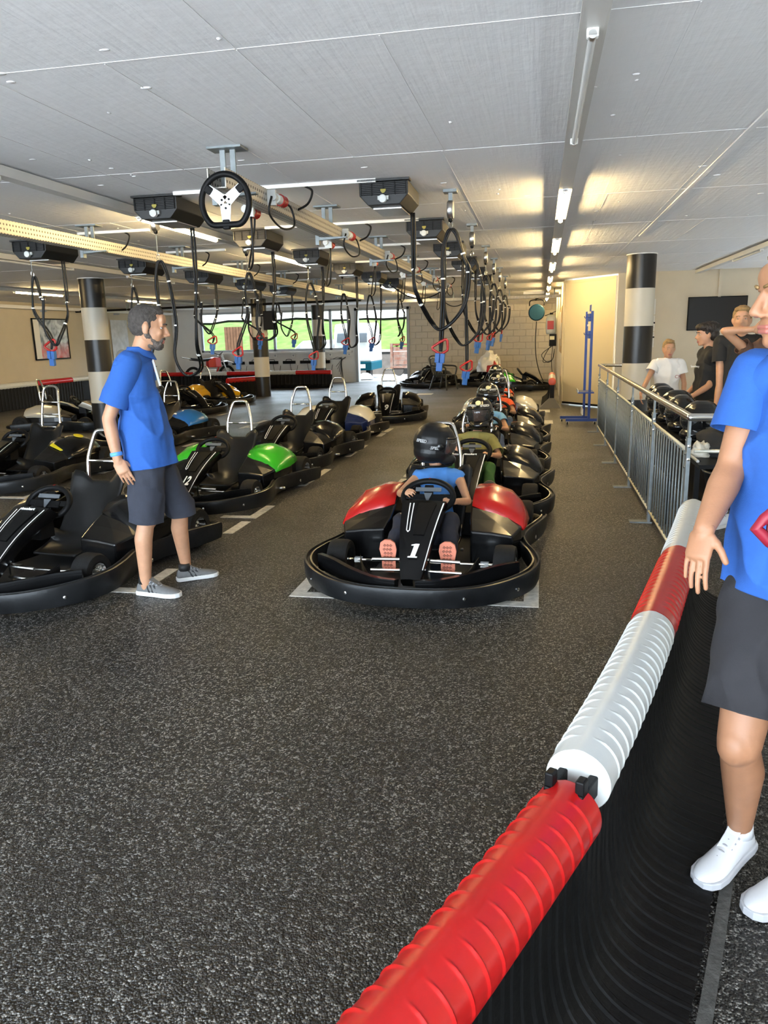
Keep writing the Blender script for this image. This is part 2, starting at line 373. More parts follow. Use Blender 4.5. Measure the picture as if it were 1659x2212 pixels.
L_L = ['unlit fluorescent tube at the left picture edge above the kart row', 'glowing tube behind the charger nearest the hanging steering wheel', 'second glowing tube over the left kart row', 'third tube over the left kart row', 'fourth tube over the left kart row', 'farthest tube over the left kart row']
for k, l in enumerate(L_L): fluor(l, -3.15, 2.75+3.15*k, k in (1, 2, 4, 5))
light_line('cream lighting channel behind the left perforated rail', -6.1, 3, 22, 0)
for k in range(5): fluor(['nearest', 'second', 'third', 'fourth', 'farthest'][k]+' unlit tube on the cream channel behind the left rail', -6.1, 8+2.9*k, False)
light_line('lighting channel in front of the left wall', -9.6, 6, 24, 0)
for k in range(3): fluor(['nearest', 'middle', 'farthest'][k]+' tube on the channel before the left wall, lit as added light', -9.6, 9+4*k, True)  # glow added only to brighten the left wall
light_line('short lighting channel over the waiting children', 2.75, 3.5, 15.2, 0)
fluor('unlit tube over the waiting children', 2.75, 11, False); fluor('added unlit tube over the waiting area nearest the camera', 2.75, 6.4, False)  # tube nearest the camera is an added fitting, left switched off

# ------------------------------------------------------------------ perforated rails
def rail(name, label, x, y0, y1, z, hangers):
    t = thing(name, label, 'rail', (x, y0, z))
    L = y1-y0; m = MB()
    m.box((-.05, L/2, 0), (.006, L, .10)).box((.05, L/2, 0), (.006, L, .10)).box((0, L/2, -.05), (.106, L, .006))
    obj('channel', m, PERF, t)
    for y in hangers:
        q = MB().box((-.03, y-y0, (H-z)/2-.02), (.03, .012, H-z+.08)).box((.03, y-y0, (H-z)/2-.02), (.03, .012, H-z+.08))
        obj('hanger_post', q, GALV, t)
        obj('hanger_plate', MB().box((0, y-y0, H-z-.008), (.2, .12, .012)), GALV, t)
        obj('bracket_arm', MB().hexa([V(-.07,y-y0-.02,-.075),V(.16,y-y0-.02,-.062),V(.16,y-y0+.02,-.062),V(-.07,y-y0+.02,-.075),V(-.07,y-y0-.02,-.05),V(.16,y-y0-.02,-.053),V(.16,y-y0+.02,-.053),V(-.07,y-y0+.02,-.05)]), GALV, t)
        obj('bracket_plate', MB().box((-.085, y-y0, -.06), (.03, .05, .1)), GALV, t)
    return t
rail('cable_rail', 'perforated steel cable rail down the middle, ending at the hanging steering wheel', -1.73, 4.12, 14.4, 2.36, [4.3, 6.35, 8.4, 10.5, 12.6])
rail('cable_rail', 'cream perforated rail running along the left over the outer karts', -4.03, 3.2, 17.5, 2.38, [6.6, 8.4, 10.2, 12.0, 13.8, 15.6])
t = thing('cross_rail', 'perforated cross rail under the ceiling near the block wall', 'rail', (0, 19.9, 2.37))
obj('channel', MB().box((-1.75, 0, 0), (4.4, .05, .07)), PERF, t)
for x in (-3.6, -2.2, -.8, .3): obj('hanger_post', MB().box((x, 0, .09), (.03, .03, .18)), GALV, t)
obj('rail_box', MB().box((-.2, -.04, .09), (.5, .06, .06)), WHT, t)
t = thing('ceiling_pipe', 'dark pipe crossing under the ceiling before the window', 'pipe', (0, 18.2, 2.37))
obj('pipe', MB().tube([(-12.7, 1.5, 0), (-4.3, .4, 0)], .03, 10), BLKM, t)
for x in (-11, -8.3, -6.1): obj('pipe_clamp', MB().box((x, .4-(x+4.3)*.131, .07), (.05, .05, .22)), GALV, t)
t = thing('wall_rail', 'bright steel rail along the top of the left wall', 'rail', (-12.6, 14, 2.42))
obj('channel', MB().box((0, 4.5, 0), (.1, 15, .08)), WHT, t)
for y in (1, 4, 7.5): obj('spot_bracket', MB().box((.08, y, -.08), (.16, .06, .05)), GREY, t)

# ------------------------------------------------------------------ steering wheel hung on the rail end
def wheel_outline(rx, rz, flat=-.74, n=48):
    out = []
    for k in range(n):
        a = 2*pi*k/n; x, z = cos(a), sin(a)
        if z < flat: z = flat-(z-flat)*-.12 if False else flat; 
        out.append((x*rx, z*rz))
    return out
def steering_ring(rx, rz, r, seg=10, flat=-.8):
    pts = []
    for k in range(56):
        a = 2*pi*k/56; x, z = cos(a), sin(a); z = max(z, flat)
        pts.append(V(x*rx, 0, z*rz))
    # smooth the flat corners
    for _ in range(2): pts = [(pts[i-1]+2*pts[i]+pts[(i+1) % 56])/4 for i in range(56)]
    return MB().tube(pts, r, seg, closed=True)
t = thing('hanging_steering_wheel', 'black kart steering wheel with silver spokes hung on the ceiling rail', 'steering wheel', (-1.668, 4.07, 2.225))
obj('rim', steering_ring(.135, .142, .0165), BLKM, t, smooth=True)
Y_ = MB()
for a in (rad(38), rad(142), rad(270)):
    dx, dz = cos(a), sin(a); p = V(-dz, 0, dx); e = V(dx, 0, dz)
    l = .128 if a < 4 else .118
    for y0 in (0,):
        Y_.hexa([e*.005-p*.032+V(0,-.003,0), e*l-p*.022+V(0,-.003,0), e*l+p*.022+V(0,-.003,0), e*.005+p*.032+V(0,-.003,0), e*.005-p*.032+V(0,.003,0), e*l-p*.022+V(0,.003,0), e*l+p*.022+V(0,.003,0), e*.005+p*.032+V(0,.003,0)])
obj('spoke_plate', Y_, ALU, t, bevel=.002)
for a in (rad(38), rad(142), rad(270)):
    obj('spoke_grip', MB().box((cos(a)*.118, 0, sin(a)*.112), (.04, .026, .05), roty(-a+pi/2)), BLKM, t, bevel=.006)
for x, z in ((-.018, .012), (.022, .014), (.002, -.03)): obj('bolt', MB().lathe([(.006,-.005),(.006,.001)], (x, -.002, z), rotx(-pi/2), 10), BLKM, t)

# ------------------------------------------------------------------ chargers, conduits, balancers, cables
CH = mat('charger_housing', (.009, .0095, .009), .45, n=.2, ns=20); YEL = mat('yellow_sticker', (.30, .25, .03), .5)
REDL = mat('red_indicator', (1, .06, .08), .4, emit=2.5)
def charger_proto():
    t = thing('battery_charger', 'x', 'charger', (0,0,0))
    w, L, h = .17, .52, .15
    secs = []
    for y, k in ((0, 1), (.12, 1), (L, .96)):
        d = .05 if y > .05 else .02
        secs.append([V(-w*k, y, 0), V(w*k, y, 0), V(w*k, y, -.085), V(w*k-.06, y, -h), V(-w*k+.06, y, -h), V(-w*k, y, -.085)])
    obj('housing', MB().loft(secs), CH, t, bevel=.006)
    g = MB()
    for k in range(7): g.box((0, -.006, -.014-.0115*k), (.31, .008, .005))
    for x in (-.155, -.08, 0, .08, .155): g.box((x, -.005, -.048), (.006, .010, .08))
    obj('grille', g, BLKM, t)
    obj('top_plate', MB().box((0, .03, .008), (.36, .09, .014)), CH, t)
    obj('socket', MB().lathe([(.026, 0), (.026, .03), (.02, .032)], (-.0, -.012, -.115), rotx(pi/2), 16).box((0, -.012, -.108), (.075, .02, .024)), WPL, t)
    obj('warning_sticker', MB().prism([(-.018,.009),(.018,.009),(.018,-.003),(.007,-.016),(-.007,-.016),(-.018,-.003)], .002, Matrix.Translation((-.0, -.011, -.06)) @ Matrix.Rotation(pi/2, 4, 'X')), YEL, t)
    obj('indicator_lamp', MB().box((.04, .2, -.152), (.03, .02, .008)), REDL, t)
    obj('base_plate', MB().box((0, .3, -.153), (.2, .34, .008)), ALU, t)
    return t
CP = charger_proto()
ords = ['nearest', 'second', 'third', 'fourth', 'fifth', 'farthest']
first = [True]
def charger(x, y, z, label, group):
    o = CP if first[0] else copy_tree(CP)
    first[0] = False
    o.location = (x, y, z); o['label'] = label; o['group'] = group
def pts_loop(hook, low, conn, feed, spread):
    """charge lead: from the charger (feed) down, through a hanging bight, over the hook and down to the plug"""
    fx, hx = V(feed), V(hook)
    a = fx; L = V(low)
    pts = [a, a+V(0,0,-.35), V(a.x+(L.x-a.x)*.02, a.y, (a.z+L.z)/2), V(a.x+(L.x-a.x)*.12, a.y, L.z+.26), V(a.x+(L.x-a.x)*.5, L.y, L.z+.06), L,
           V(hx.x+spread*.75, hx.y, L.z+.16), V(hx.x+spread*1.05, hx.y, L.z+.42), V(hx.x+spread*.8, hx.y, hx.z-.2), hx+V(spread*.35,0,-.03), hx+V(-spread*.1,0,-.005),
           V(hx.x-spread*.45, hx.y, hx.z-.18), V(hx.x-spread*.45, hx.y, (hx.z+conn[2])/2), V(conn)+V(0,0,.12), V(conn)]
    return spline(pts, 6)
plug_b = MB().box((-.02, 0, -.03), (.036, .045, .075)).box((.02, 0, -.03), (.036, .045, .075)).box((0, 0, -.10), (.05, .036, .07)).mesh('plug_housing')
hp = [(-.035,0,.01),(.0,0,.008),(.035,0,.01),(.05,0,.03),(.078,0,.085),(.075,0,.10),(.06,0,.106),(0,0,.108),(-.06,0,.106),(-.075,0,.10),(-.078,0,.085),(-.05,0,.03)]
handle_b = MB().tube([V(p)*.86 for p in hp], .010, 8, closed=True).mesh('plug_handle', True)
tie_b = MB().lathe([(.021, -.008), (.021, .008)], seg=10).mesh('cable_tie')
def lead(label, hook, low, conn, feed, spread=.12, r=.0085, rz=0, twin=True, group='charging leads', balancer=True):
    t = thing('charging_lead', label, 'cable', feed, group=group)
    P = pts_loop(hook, low, conn, feed, spread); off = V(feed)
    rel = [p-off for p in P]
    obj('cable', MB().tube(rel, r, 7), CAB, t, smooth=True)
    if twin: obj('cable', MB().tube([p+V(.014+.006*sin(i*.35), .012*cos(i*.25), 0) for i, p in enumerate(rel)], r, 7), CAB, t, smooth=True)
    n = len(rel)
    for k in (int(n*.12), int(n*.24), int(n*.5), int(n*.58), int(n*.83)):
        o = obj('cable_tie', tie_b, WHT, t, rel[k]+V(.007,0,0)); d = rel[min(k+1,n-1)]-rel[k-1]; o.rotation_euler = d.to_track_quat('Z', 'Y').to_euler(); o.scale = (.9, .9, .7)
    q = obj('plug', plug_b, BLUEC, t, rel[-1]+V(0,0,-.02), (rad(8), rad(6), rz), bevel=.004)
    obj('plug_handle', handle_b, REDH, q, (.035, 0, .01), (0, rad(-35), 0))
def balancer(label, x, y, hookz, big=True):
    t = thing('spring_balancer', label, 'balancer', (x, y, H), group='spring balancers')
    s = 1.0 if big else .7
    obj('ceiling_bracket', MB().box((0, 0, -.012), (.1*s, .1*s, .02)).box((0, 0, -.05), (.03, .012, .07)), GALV, t)
    obj('drum', MB().lathe([(.01,-.022),(.06*s,-.022),(.066*s,-.014),(.066*s,.014),(.06*s,.022),(.01,.022)], (0,0,-.12*s-.02), roty(pi/2), 22), ALU, t, smooth='auto')
    z0 = -.19*s-.02; zz = hookz-H
    obj('pull_cord', MB().tube([(0,0,z0+.03),(0,0,zz+.05)], .003, 6), GALV, t)
    obj('stop_ball', MB().lathe([(.002,-.02),(.014,-.014),(.018,0),(.014,.014),(.002,.02)], (0,0,z0), None, 12), BLKM, t, smooth=True)
    obj('snap_hook', MB().tube([V(.014*cos(a), 0, zz+.03+.028*sin(a)) for a in [2*pi*k/16 for k in range(16)]], .0035, 6, closed=True), CHR, t)
def conduit(label, x0, x1, y):
    t = thing('ceiling_conduit', label, 'conduit', (x0, y, H), group='white ceiling conduits')
    obj('trunking', MB().box(((x1-x0)/2, 0, -.012), (x1-x0, .03, .024)), WHT, t)
    obj('feed_cable', MB().tube(spline([(.66*(x1-x0), 0, -.02), (.66*(x1-x0)+.06, -.03, -.06), (.66*(x1-x0)+.02, -.02, -.14), (.6*(x1-x0), 0, -.18)], 6), .008, 6), CAB, t, smooth=True)
Ys = [5.40, 7.28, 9.12, 10.97, 12.75, 14.4]
for k, y in enumerate(Ys):
    charger(-1.07, y, H-.02, ords[k]+' black battery charger on the ceiling of the right-hand row', 'chargers of the right-hand row')
    charger(-2.77, y+.03, H-.02, ords[k]+' black battery charger on the ceiling of the middle row', 'chargers of the middle row')
    conduit(ords[k]+' white conduit across the ceiling between two chargers', -2.6, -1.12, y)
YL = [6.45, 8.26, 9.95, 11.7, 13.3]
for k, y in enumerate(YL):
    charger(-4.56, y, H-.13, ords[k]+' black battery charger hung under the left perforated rail', 'chargers under the left rail')
    conduit(ords[k]+' white conduit beside the left perforated rail', -4.4, -3.65, y+.55)
# right-hand leads: (plug height, how far the bight drops)
RL = [(1.38, 1.55, .13), (1.15, 1.40, .12), (1.42, 1.50, .1), (1.42, 1.5, .1), (1.45, 1.5, .1), (1.5, 1.55, .09)]
for k, (pz, lz, sp) in enumerate(RL):
    y = [5.98, 7.82, 9.74, 11.4, 13.0, 15.0][k]
    hz = [2.28, 2.24, 2.2, 2.2, 2.2, 2.2][k]
    balancer(ords[k]+' round steel spring balancer on the ceiling over the right kart row', -.68, y, hz)
    lead(ords[k]+' looped black charging lead with blue plug over the right kart row', (-.70, y+.1, hz), (-.76, y+.1, lz), (-.78+.03*(k % 2), y+.12, pz), (-.95, Ys[k]+.44, 2.385), sp, .0105 if k == 0 else .009, rz=rad(20*k), group='charging leads over the right kart row')
ML = [(1.27, 1.22, .1, -3.30, -3.15), (1.34, 1.5, .09, -3.28, -3.12), (1.24, 1.36, .11, -2.95, -2.98), (1.40, 1.35, .08, -2.98, -3.0), (1.40, 1.36, .1, -2.92, -2.95), (1.4, 1.5, .09, -2.7, -2.75)]
for k, (pz, lz, sp, cx, hx) in enumerate(ML):
    y = [6.15, 8.1, 9.9, 11.75, 13.4, 15.2][k]; hz = [2.16, 2.2, 2.2, 2.15, 2.2, 2.2][k]
    balancer(ords[k]+' slim spring balancer over the left kart row', hx, y, hz, False)
    lead(ords[k]+' looped charging lead with red-handled plug over the left kart row', (hx, y, hz), ((hx-2.72)/2-.05, y, lz), (cx, y-.02, pz), (-2.72, Ys[k]+.5, 2.385), sp, .009, rz=rad(15*k-20), group='charging leads over the left kart row')
LLd = [(1.46, 1.5), (1.45, 1.5), (1.47, 1.6), (1.5, 1.5), (1.5, 1.55)]
for k, (pz, lz) in enumerate(LLd):
    y = YL[k]+.15; hx = -4.66
    balancer(ords[k]+' small balancer under the left perforated rail', hx, y, 2.12, False)
    lead(ords[k]+' thin looped charging lead under the left perforated rail', (hx, y, 2.12), (-4.52, y, lz), (-4.58+.05*k, y+.03, pz), (-4.42, y+.12, 2.27), .07, .008, rz=rad(10*k), group='charging leads under the left rail')
# red power couplings strapped to the middle rail
cp_b = MB().lathe([(.022,0),(.022,.05),(.028,.055),(.028,.12),(.034,.125),(.034,.16)], R=rotx(-pi/2), seg=14)
for k in range(6):
    y = 4.75+1.85*k
    for sx, lb in ((.095, 'on the right side of'), (-.095, 'on the left side of')):
        t = thing('power_coupling', ords[k]+' white and red power coupling '+lb+' the middle rail', 'plug', (-1.73+sx, y, 2.36 if sx > 0 else 2.30), group='red power couplings on the middle rail')
        obj('coupling_body', MB().lathe([(.022,0),(.022,.05),(.03,.055),(.03,.12)], R=rotx(-pi/2), seg=14), WPL, t, smooth='auto')
        obj('red_collar', MB().lathe([(.036,.12),(.036,.15),(.03,.17),(.036,.2)], R=rotx(-pi/2), seg=14), REDH, t, smooth='auto')
        obj('strap', MB().box((-.02 if sx > 0 else .02, .03, 0), (.06, .02, .09)), WPL, t)
        obj('feed_cable', MB().tube(spline([(0,.18,0),(.03,.26,-.03),(.05,.25,-.14),(.01,.12,-.17),(-.02,-.02,-.1),(0,-.02,0)] if sx > 0 else [(0,.18,0),(-.02,.2,-.12),(-.03,.1,-.34),(.03,.02,-.3),(.05,-.02,-.05)], 6), .007, 6), CAB, t, smooth=True)
t = thing('festoon_cable', 'black cable sagging from the middle rail end towards the charger row', 'cable', (-1.73, 14.2, 2.3))
obj('cable', MB().tube(spline([(0,0,0),(-.3,.0,-.13),(-.65,0,-.1),(-1.0,0,.12)], 8), .01, 7), CAB, t, smooth=True)
obj('cable', MB().tube(spline([(.05,0,0),(.0,0,-.2),(.18,0,-.3),(.38,0,-.2),(.3,0,.05)], 8), .008, 7), CAB, t, smooth=True)
# ------------------------------------------------------------------ karts (front faces local -Y)
PAINT = {'black': BLK, 'red': mat('red_gloss', (.48, .010, .008), .26, coat=.12, n=.06, ns=6), 'green': mat('green_gloss', (.03, .36, .012), .26, coat=.12),
         'blue': mat('blue_gloss', (.025, .16, .48), .26, coat=.12), 'white': mat('white_gloss', (.72, .68, .56), .2, coat=.4),
         'yellow': mat('yellow_gloss', (.75, .42, .01), .2, coat=.4), 'navy': mat('navy_gloss', (.012, .025, .11), .2, coat=.4), 'silver': mat('silver_gloss', (.55, .52, .44), .25, .3, coat=.3)}
LINE = mat('white_lettering', (.82, .82, .80), .5); SEATM = mat('seat_shell', (.011, .011, .011), .33, n=.25, ns=12, bump=.06, bs=200, spec=.35)
DISP = mat('display_grey', (.10, .11, .12), .25); SOLE = mat('floor_tray', (.02, .02, .02), .5)
half = [(0,-.97),(.22,-.955),(.42,-.89),(.58,-.76),(.69,-.60),(.732,-.43),(.705,-.25),(.645,-.06),(.622,.12),(.65,.32),(.705,.52),(.742,.70),(.752,.83)]
def bumper_mesh():
    path = spline([(-x, y, 0) for x, y in reversed(half[1:])]+[(x, y, 0) for x, y in half], 5); m = MB(); secs = []; n = len(path)
    for i, p in enumerate(path):
        t = (path[min(i+1,n-1)]-path[max(i-1,0)]).normalized(); nrm = V(-t.y, t.x, 0)   # points inward (left of travel from rear-left round the front)
        if nrm.dot(V(0,.1,0)-p) < 0: nrm = -nrm
        k = min(1, max(0, (p.y+.97)/1.2)); zt = .135+.05*sin(k*pi*.6); zb = .025+.02*k
        if p.y > .55: zt -= (p.y-.55)*.06
        prof = [(.012,zb),(0,zb+.03),(-.006,zt-.02),(0,zt),(.010,zt+.003),(.016,zt-.012),(.028,zt-.014),(.034,zt),(.044,zt),(.048,zt-.012),(.044,zt-.05),(.03,zb+.03)]
        secs.append([p+nrm*a+V(0,0,z) for a, z in prof])
    return m.loft(secs).mesh('bumper', 'auto')
def seat_mesh():
    # front surface: u across, v up the back
    rows = [(-.10,.115,.17,0),(.02,.085,.19,.05),(.14,.08,.2,.09),(.24,.12,.2,.11),(.31,.20,.195,.10),(.37,.32,.205,.075),(.43,.44,.222,.05),(.475,.52,.232,.03)]
    def f(u, v):
        i = v*(len(rows)-1); k = min(int(i), len(rows)-2); t = i-k
        y, z, w, c = [a+(b-a)*t for a, b in zip(rows[k], rows[k+1])]
        x = (u*2-1); s = abs(x)**2.4
        wing = max(0, (v-.86)/.14)
        return V(x*w, y-c*s*(1.0 if v > .35 else .5), z+c*s*(.9 if v < .5 else .25)+wing*(.075*max(0, min(1, (abs(x)-.35)/.35))-.0)*(1 if abs(x) < .9 else .55))
    m = MB().grid(f, 18, 22); 
    return m.mesh('seat', True)
def hoop_path(tall):
    if tall: base = [(-.135,.5,.50),(-.125,.52,.70),(-.105,.56,.95),(-.085,.575,1.0),(-.04,.58,1.02),(.04,.58,1.02),(.085,.575,1.0),(.105,.56,.95),(.125,.52,.70),(.135,.5,.50)]
    else: base = [(-.14,.49,.52),(-.138,.5,.60),(-.13,.51,.70),(-.085,.54,.85),(-.065,.55,.878),(-.03,.552,.885),(.03,.552,.885),(.065,.55,.878),(.085,.54,.85),(.13,.51,.70),(.138,.5,.60),(.14,.49,.52)]
    return spline(base, 4)
def pod_mesh(s):
    def sec(y, xi, xo, zb, zo, zi, zm): return [V(s*xi,y,zb), V(s*xo,y,zb), V(s*(xo+.005),y,(zb+zo)/2), V(s*xo,y,zo), V(s*(xi+xo)/2,y,zm), V(s*xi,y,zi)]
    secs = [sec(-.16,.285,.555,.055,.245,.27,.262), sec(-.02,.265,.600,.055,.270,.325,.31), sec(.12,.26,.615,.055,.275,.385,.355), sec(.38,.26,.615,.06,.265,.43,.38), sec(.60,.26,.57,.12,.25,.40,.36), sec(.66,.28,.54,.15,.24,.36,.33)]
    return MB().loft(secs if s > 0 else secs).mesh('side_pod')
def cover_mesh(s):
    # faceted cap: rows front to rear, each inner -> outer -> lower outer edge
    g = [[(.268,.10,.385),(.36,.075,.352),(.49,.045,.315),(.60,.012,.268),(.618,.01,.25)],
         [(.268,.17,.432),(.37,.16,.425),(.50,.14,.392),(.603,.105,.322),(.636,.10,.262)],
         [(.27,.30,.462),(.39,.32,.468),(.525,.31,.428),(.60,.28,.345),(.642,.28,.262)],
         [(.275,.48,.458),(.38,.49,.462),(.51,.485,.418),(.585,.46,.342),(.622,.45,.27)],
         [(.29,.66,.40),(.38,.67,.40),(.48,.66,.37),(.55,.64,.318),(.575,.62,.265)],
         [(.30,.70,.34),(.38,.71,.335),(.47,.70,.31),(.53,.68,.28),(.55,.66,.25)]]
    m = MB(); vs = [V(s*x,y,z) for r in g for x,y,z in r]; n = 5
    m.add(vs, [(i*n+j, i*n+j+1, (i+1)*n+j+1, (i+1)*n+j) for i in range(5) for j in range(4)])
    return m.mesh('pod_cover', 'auto')
def tyre_prof(r, w): return [(r*.56,-w/2+.008),(r*.75,-w/2),(r*.93,-w/2+.006),(r,-w/2+.03),(r,w/2-.03),(r*.93,w/2-.006),(r*.75,w/2),(r*.56,w/2-.008),(r*.55,0)]
def rim_mesh(r, w, s):
    m = MB().lathe([(.0,w*.1),(.028,w*.12),(.03,w*.3),(r*.34,w*.18),(r*.46,w*.30),(r*.53,w*.49),(r*.575,w*.5),(r*.575,w*.44),(r*.56,-w*.48),(0,-w*.48)], R=roty(s*pi/2), seg=24)
    for k in range(3):
        a = 2*pi*k/3; m.lathe([(.006,0),(.006,.012)], (s*w*.24, .03*1.2*cos(a), .03*1.2*sin(a)), roty(s*pi/2), 6)
    return m.mesh('rim', 'auto')
KM = {}
KM['bumper'] = bumper_mesh(); KM['seat'] = seat_mesh()
for s in (1, -1):
    KM['pod', s] = pod_mesh(s); KM['cover', s] = cover_mesh(s)
    KM['rimf', s] = rim_mesh(.118, .13, s); KM['rimr', s] = rim_mesh(.145, .19, s)
KM['tyref'] = MB().lathe(tyre_prof(.122, .135), R=roty(pi/2), seg=30).mesh('tyre', 'auto'); KM['tyrer'] = MB().lathe(tyre_prof(.148, .195), R=roty(pi/2), seg=30).mesh('tyre', 'auto')
def hoop(tall):
    m = MB().tube(hoop_path(tall), .0155, 10); return m.mesh('roll_hoop', True)
KM['hoop', 0] = hoop(False); KM['hoop', 1] = hoop(True)
KM['bar', 0] = MB().tube([(-.13,.505,.665),(.13,.505,.665)], .010, 8).mesh('hoop_bar', True)
KM['edge'] = None
# front fairing: tapered panel from bottom nose up to the steering wheel
def fair_pts(t):    # t 0 bottom..1 top -> y, z, halfwidth
    y = -.735+.50*t-.03*sin(pi*t); z = .115+.365*t+.03*sin(pi*t); w = .058+.082*t**.8
    return y, z, w
def fairing_mesh():
    secs = []
    for k in range(13):
        t = k/12; y, z, w = fair_pts(t); nb = V(0, .035+.05*t, -.05-.02*t)
        secs.append([V(-w,y,z), V(-w*.55,y-.006,z+.005), V(0,y-.008,z+.007), V(w*.55,y-.006,z+.005), V(w,y,z), V(w*1.04,y,z)+nb*.5, V(w*.9,y,z)+nb, V(-w*.9,y,z)+nb, V(-w*1.04,y,z)+nb*.5])
    return MB().loft(secs).mesh('front_fairing', 'auto')
KM['fair'] = fairing_mesh()
def inset_mesh():
    m = MB()
    def P(t, u): y, z, w = fair_pts(t); return V(u*w, y-.0125, z+.0085)
    def strip(ts, u0f, u1f):
        vs = []; 
        for t in ts: vs += [P(t, u0f(t)), P(t, u1f(t))]
        m.add(vs, [(2*i, 2*i+1, 2*i+3, 2*i+2) for i in range(len(ts)-1)])
    return m, P, strip
m, P_, strip_ = inset_mesh(); ts = [.55+.4*i/8 for i in range(9)]
strip_(ts, lambda t: -.62, lambda t: -.57); strip_(ts, lambda t: -.45, lambda t: -.40); strip_([.53,.55], lambda t: -.60 if t > .54 else -.54, lambda t: -.42 if t > .54 else -.48)
KM['stripe'] = m.mesh('stripe')
m, P_, strip_ = inset_mesh(); strip_([.5+.46*i/8 for i in range(9)], lambda t: -.2-.0*t, lambda t: .45+.4*(t-.5)); KM['recess'] = m.mesh('recess_panel')
m, P_, strip_ = inset_mesh(); strip_([.1+.86*i/8 for i in range(9)], lambda t: .92, lambda t: .985); KM['fedge'] = m.mesh('edge_stripe')
def wheel_mesh():
    m = steering_ring(.165, .118, .020, 10, flat=-.7); return m.mesh('steering_wheel', True)
KM['wheel'] = wheel_mesh()
KM['hub'] = MB().box((0,-.004,-.01), (.2,.024,.05)).box((0,.0,.045),(.06,.02,.08)).box((0,0,-.06),(.09,.02,.06)).box((-.12,0,0),(.09,.018,.04)).box((.12,0,0),(.09,.018,.04)).mesh('wheel_hub')
KM['disp'] = MB().box((0,-.018,.045), (.17,.006,.028)).prism([(-.028,.018),(.028,.018),(.006,-.04),(-.006,-.04)], .004, Matrix.Translation((0,-.02,.0)) @ Matrix.Rotation(pi/2,4,'X')).mesh('display')
KM['mark'] = MB().lathe([(.0185,-.006),(.0185,.006)], (0,0,.12), roty(pi/2), 10).mesh('centre_mark')
KM['col'] = MB().tube([(0,-.32,.30),(0,-.1,.46)], .014, 8).box((0,-.2,.34),(.14,.12,.14)).mesh('steering_column')
KM['tray'] = MB().prism([(-.3,-.62),(-.2,-.86),(.2,-.86),(.3,-.62),(.3,.5),(.42,.86),(-.42,.86),(-.3,.5)], .02, Matrix.Translation((0,0,.04))).mesh('floor_tray')
for s in (-1, 1):
    fd = MB(); pt = [(s*.62,-.56,.0),(s*.50,-.66,.0),(s*.36,-.78,-.015),(s*.2,-.875,-.03),(s*.06,-.90,-.035)]
    pp = spline(pt, 5); secs = []
    for i, p in enumerate(pp):
        q = p+V(0,0,.2); secs.append([q+V(0,0,-.1), q, q+V(-s*.02,.035,-.004), q+V(-s*.01,.02,-.1)])
    fd.loft(secs); KM['defl', s] = fd.mesh('front_deflector', 'auto')
for s in (-1, 1):
    tn = MB(); KM['tunnel', s] = tn; tn.loft([[V(s*(.30+a*.12)-.07*(1-t)*cos(b), -.80+t*.34+0*b, .05+(.12*t+.02)*sin(b)) for b in [pi*k/8 for k in range(9)]] for t, a in ((0,-.6),(.35,-.2),(.7,.3),(1,.6))], close=False, cap=False)
    KM['tunnel', s] = tn.mesh('pedal_guard', True)
KM['rods'] = MB().tube([(-.46,-.40,.125),(-.03,-.46,.14)], .008, 8).tube([(.03,-.46,.14),(.46,-.40,.125)], .008, 8).box((0,-.45,.13),(.1,.06,.05)).box((-.4,-.4,.125),(.05,.03,.03)).box((.4,-.4,.125),(.05,.03,.03)).mesh('tie_rods', 'auto')
KM['axle'] = MB().tube([(-.62,.62,.15),(.62,.62,.15)], .02, 10).mesh('rear_axle', 'auto')
KM['motor'] = MB().loft([[V(x,y,z) for x,z in ((-.24,.07),(.24,.07),(.22,h),(-.22,h))] for y,h in ((.5,.24),(.6,.3),(.8,.27),(.88,.18))]).mesh('motor_cover', 'auto')
KM['rearbar'] = MB().tube(spline([(-.70,.82,.12),(-.6,.93,.12),(0,.95,.12),(.6,.93,.12),(.70,.82,.12)], 6), .03, 8).mesh('rear_bumper', True)
KM['stay'] = MB().tube([(0,0,0),(.09,.02,0)], .014, 8).mesh('bumper_stay', True)
KM['pedal'] = MB().tube([(.09,-.56,.185),(.27,-.56,.18)], .011, 8).tube([(.08,-.57,.12),(.28,-.57,.115)], .010, 8).box((.08,-.55,.12),(.014,.02,.16)).mesh('pedal', 'auto')
KM['seatbolt'] = MB().lathe([(.012,0),(.012,.02)], R=roty(pi/2), seg=8).mesh('seat_bolt')
KM['bolt'] = MB().lathe([(.010,-.004),(.010,.004),(.004,.006)], R=rotx(pi/2), seg=8).mesh('bolt')
NUM = {}
def one_mesh():
    poly = [(-.030,-.052),(.026,-.052),(.028,-.044),(.014,-.041),(.030,.052),(.006,.052),(-.018,.045),(-.019,.038),(-.002,.037),(-.014,-.041),(-.029,-.044)]
    return MB().prism(poly, .002).mesh('number')
def number_mesh(txt):
    if txt == '1' and '1' not in NUM: NUM['1'] = one_mesh()
    if txt not in NUM: NUM[txt] = text_mesh(txt, .185 if len(txt) < 2 else .15, shear=.16, xs=.55 if len(txt) > 1 else .8, bold=.004)
    return NUM[txt]
BRAND = text_mesh('rimokart', .028, shear=.15, xs=1.15, bold=.0006)
tilt = math.atan2(.365, .50)
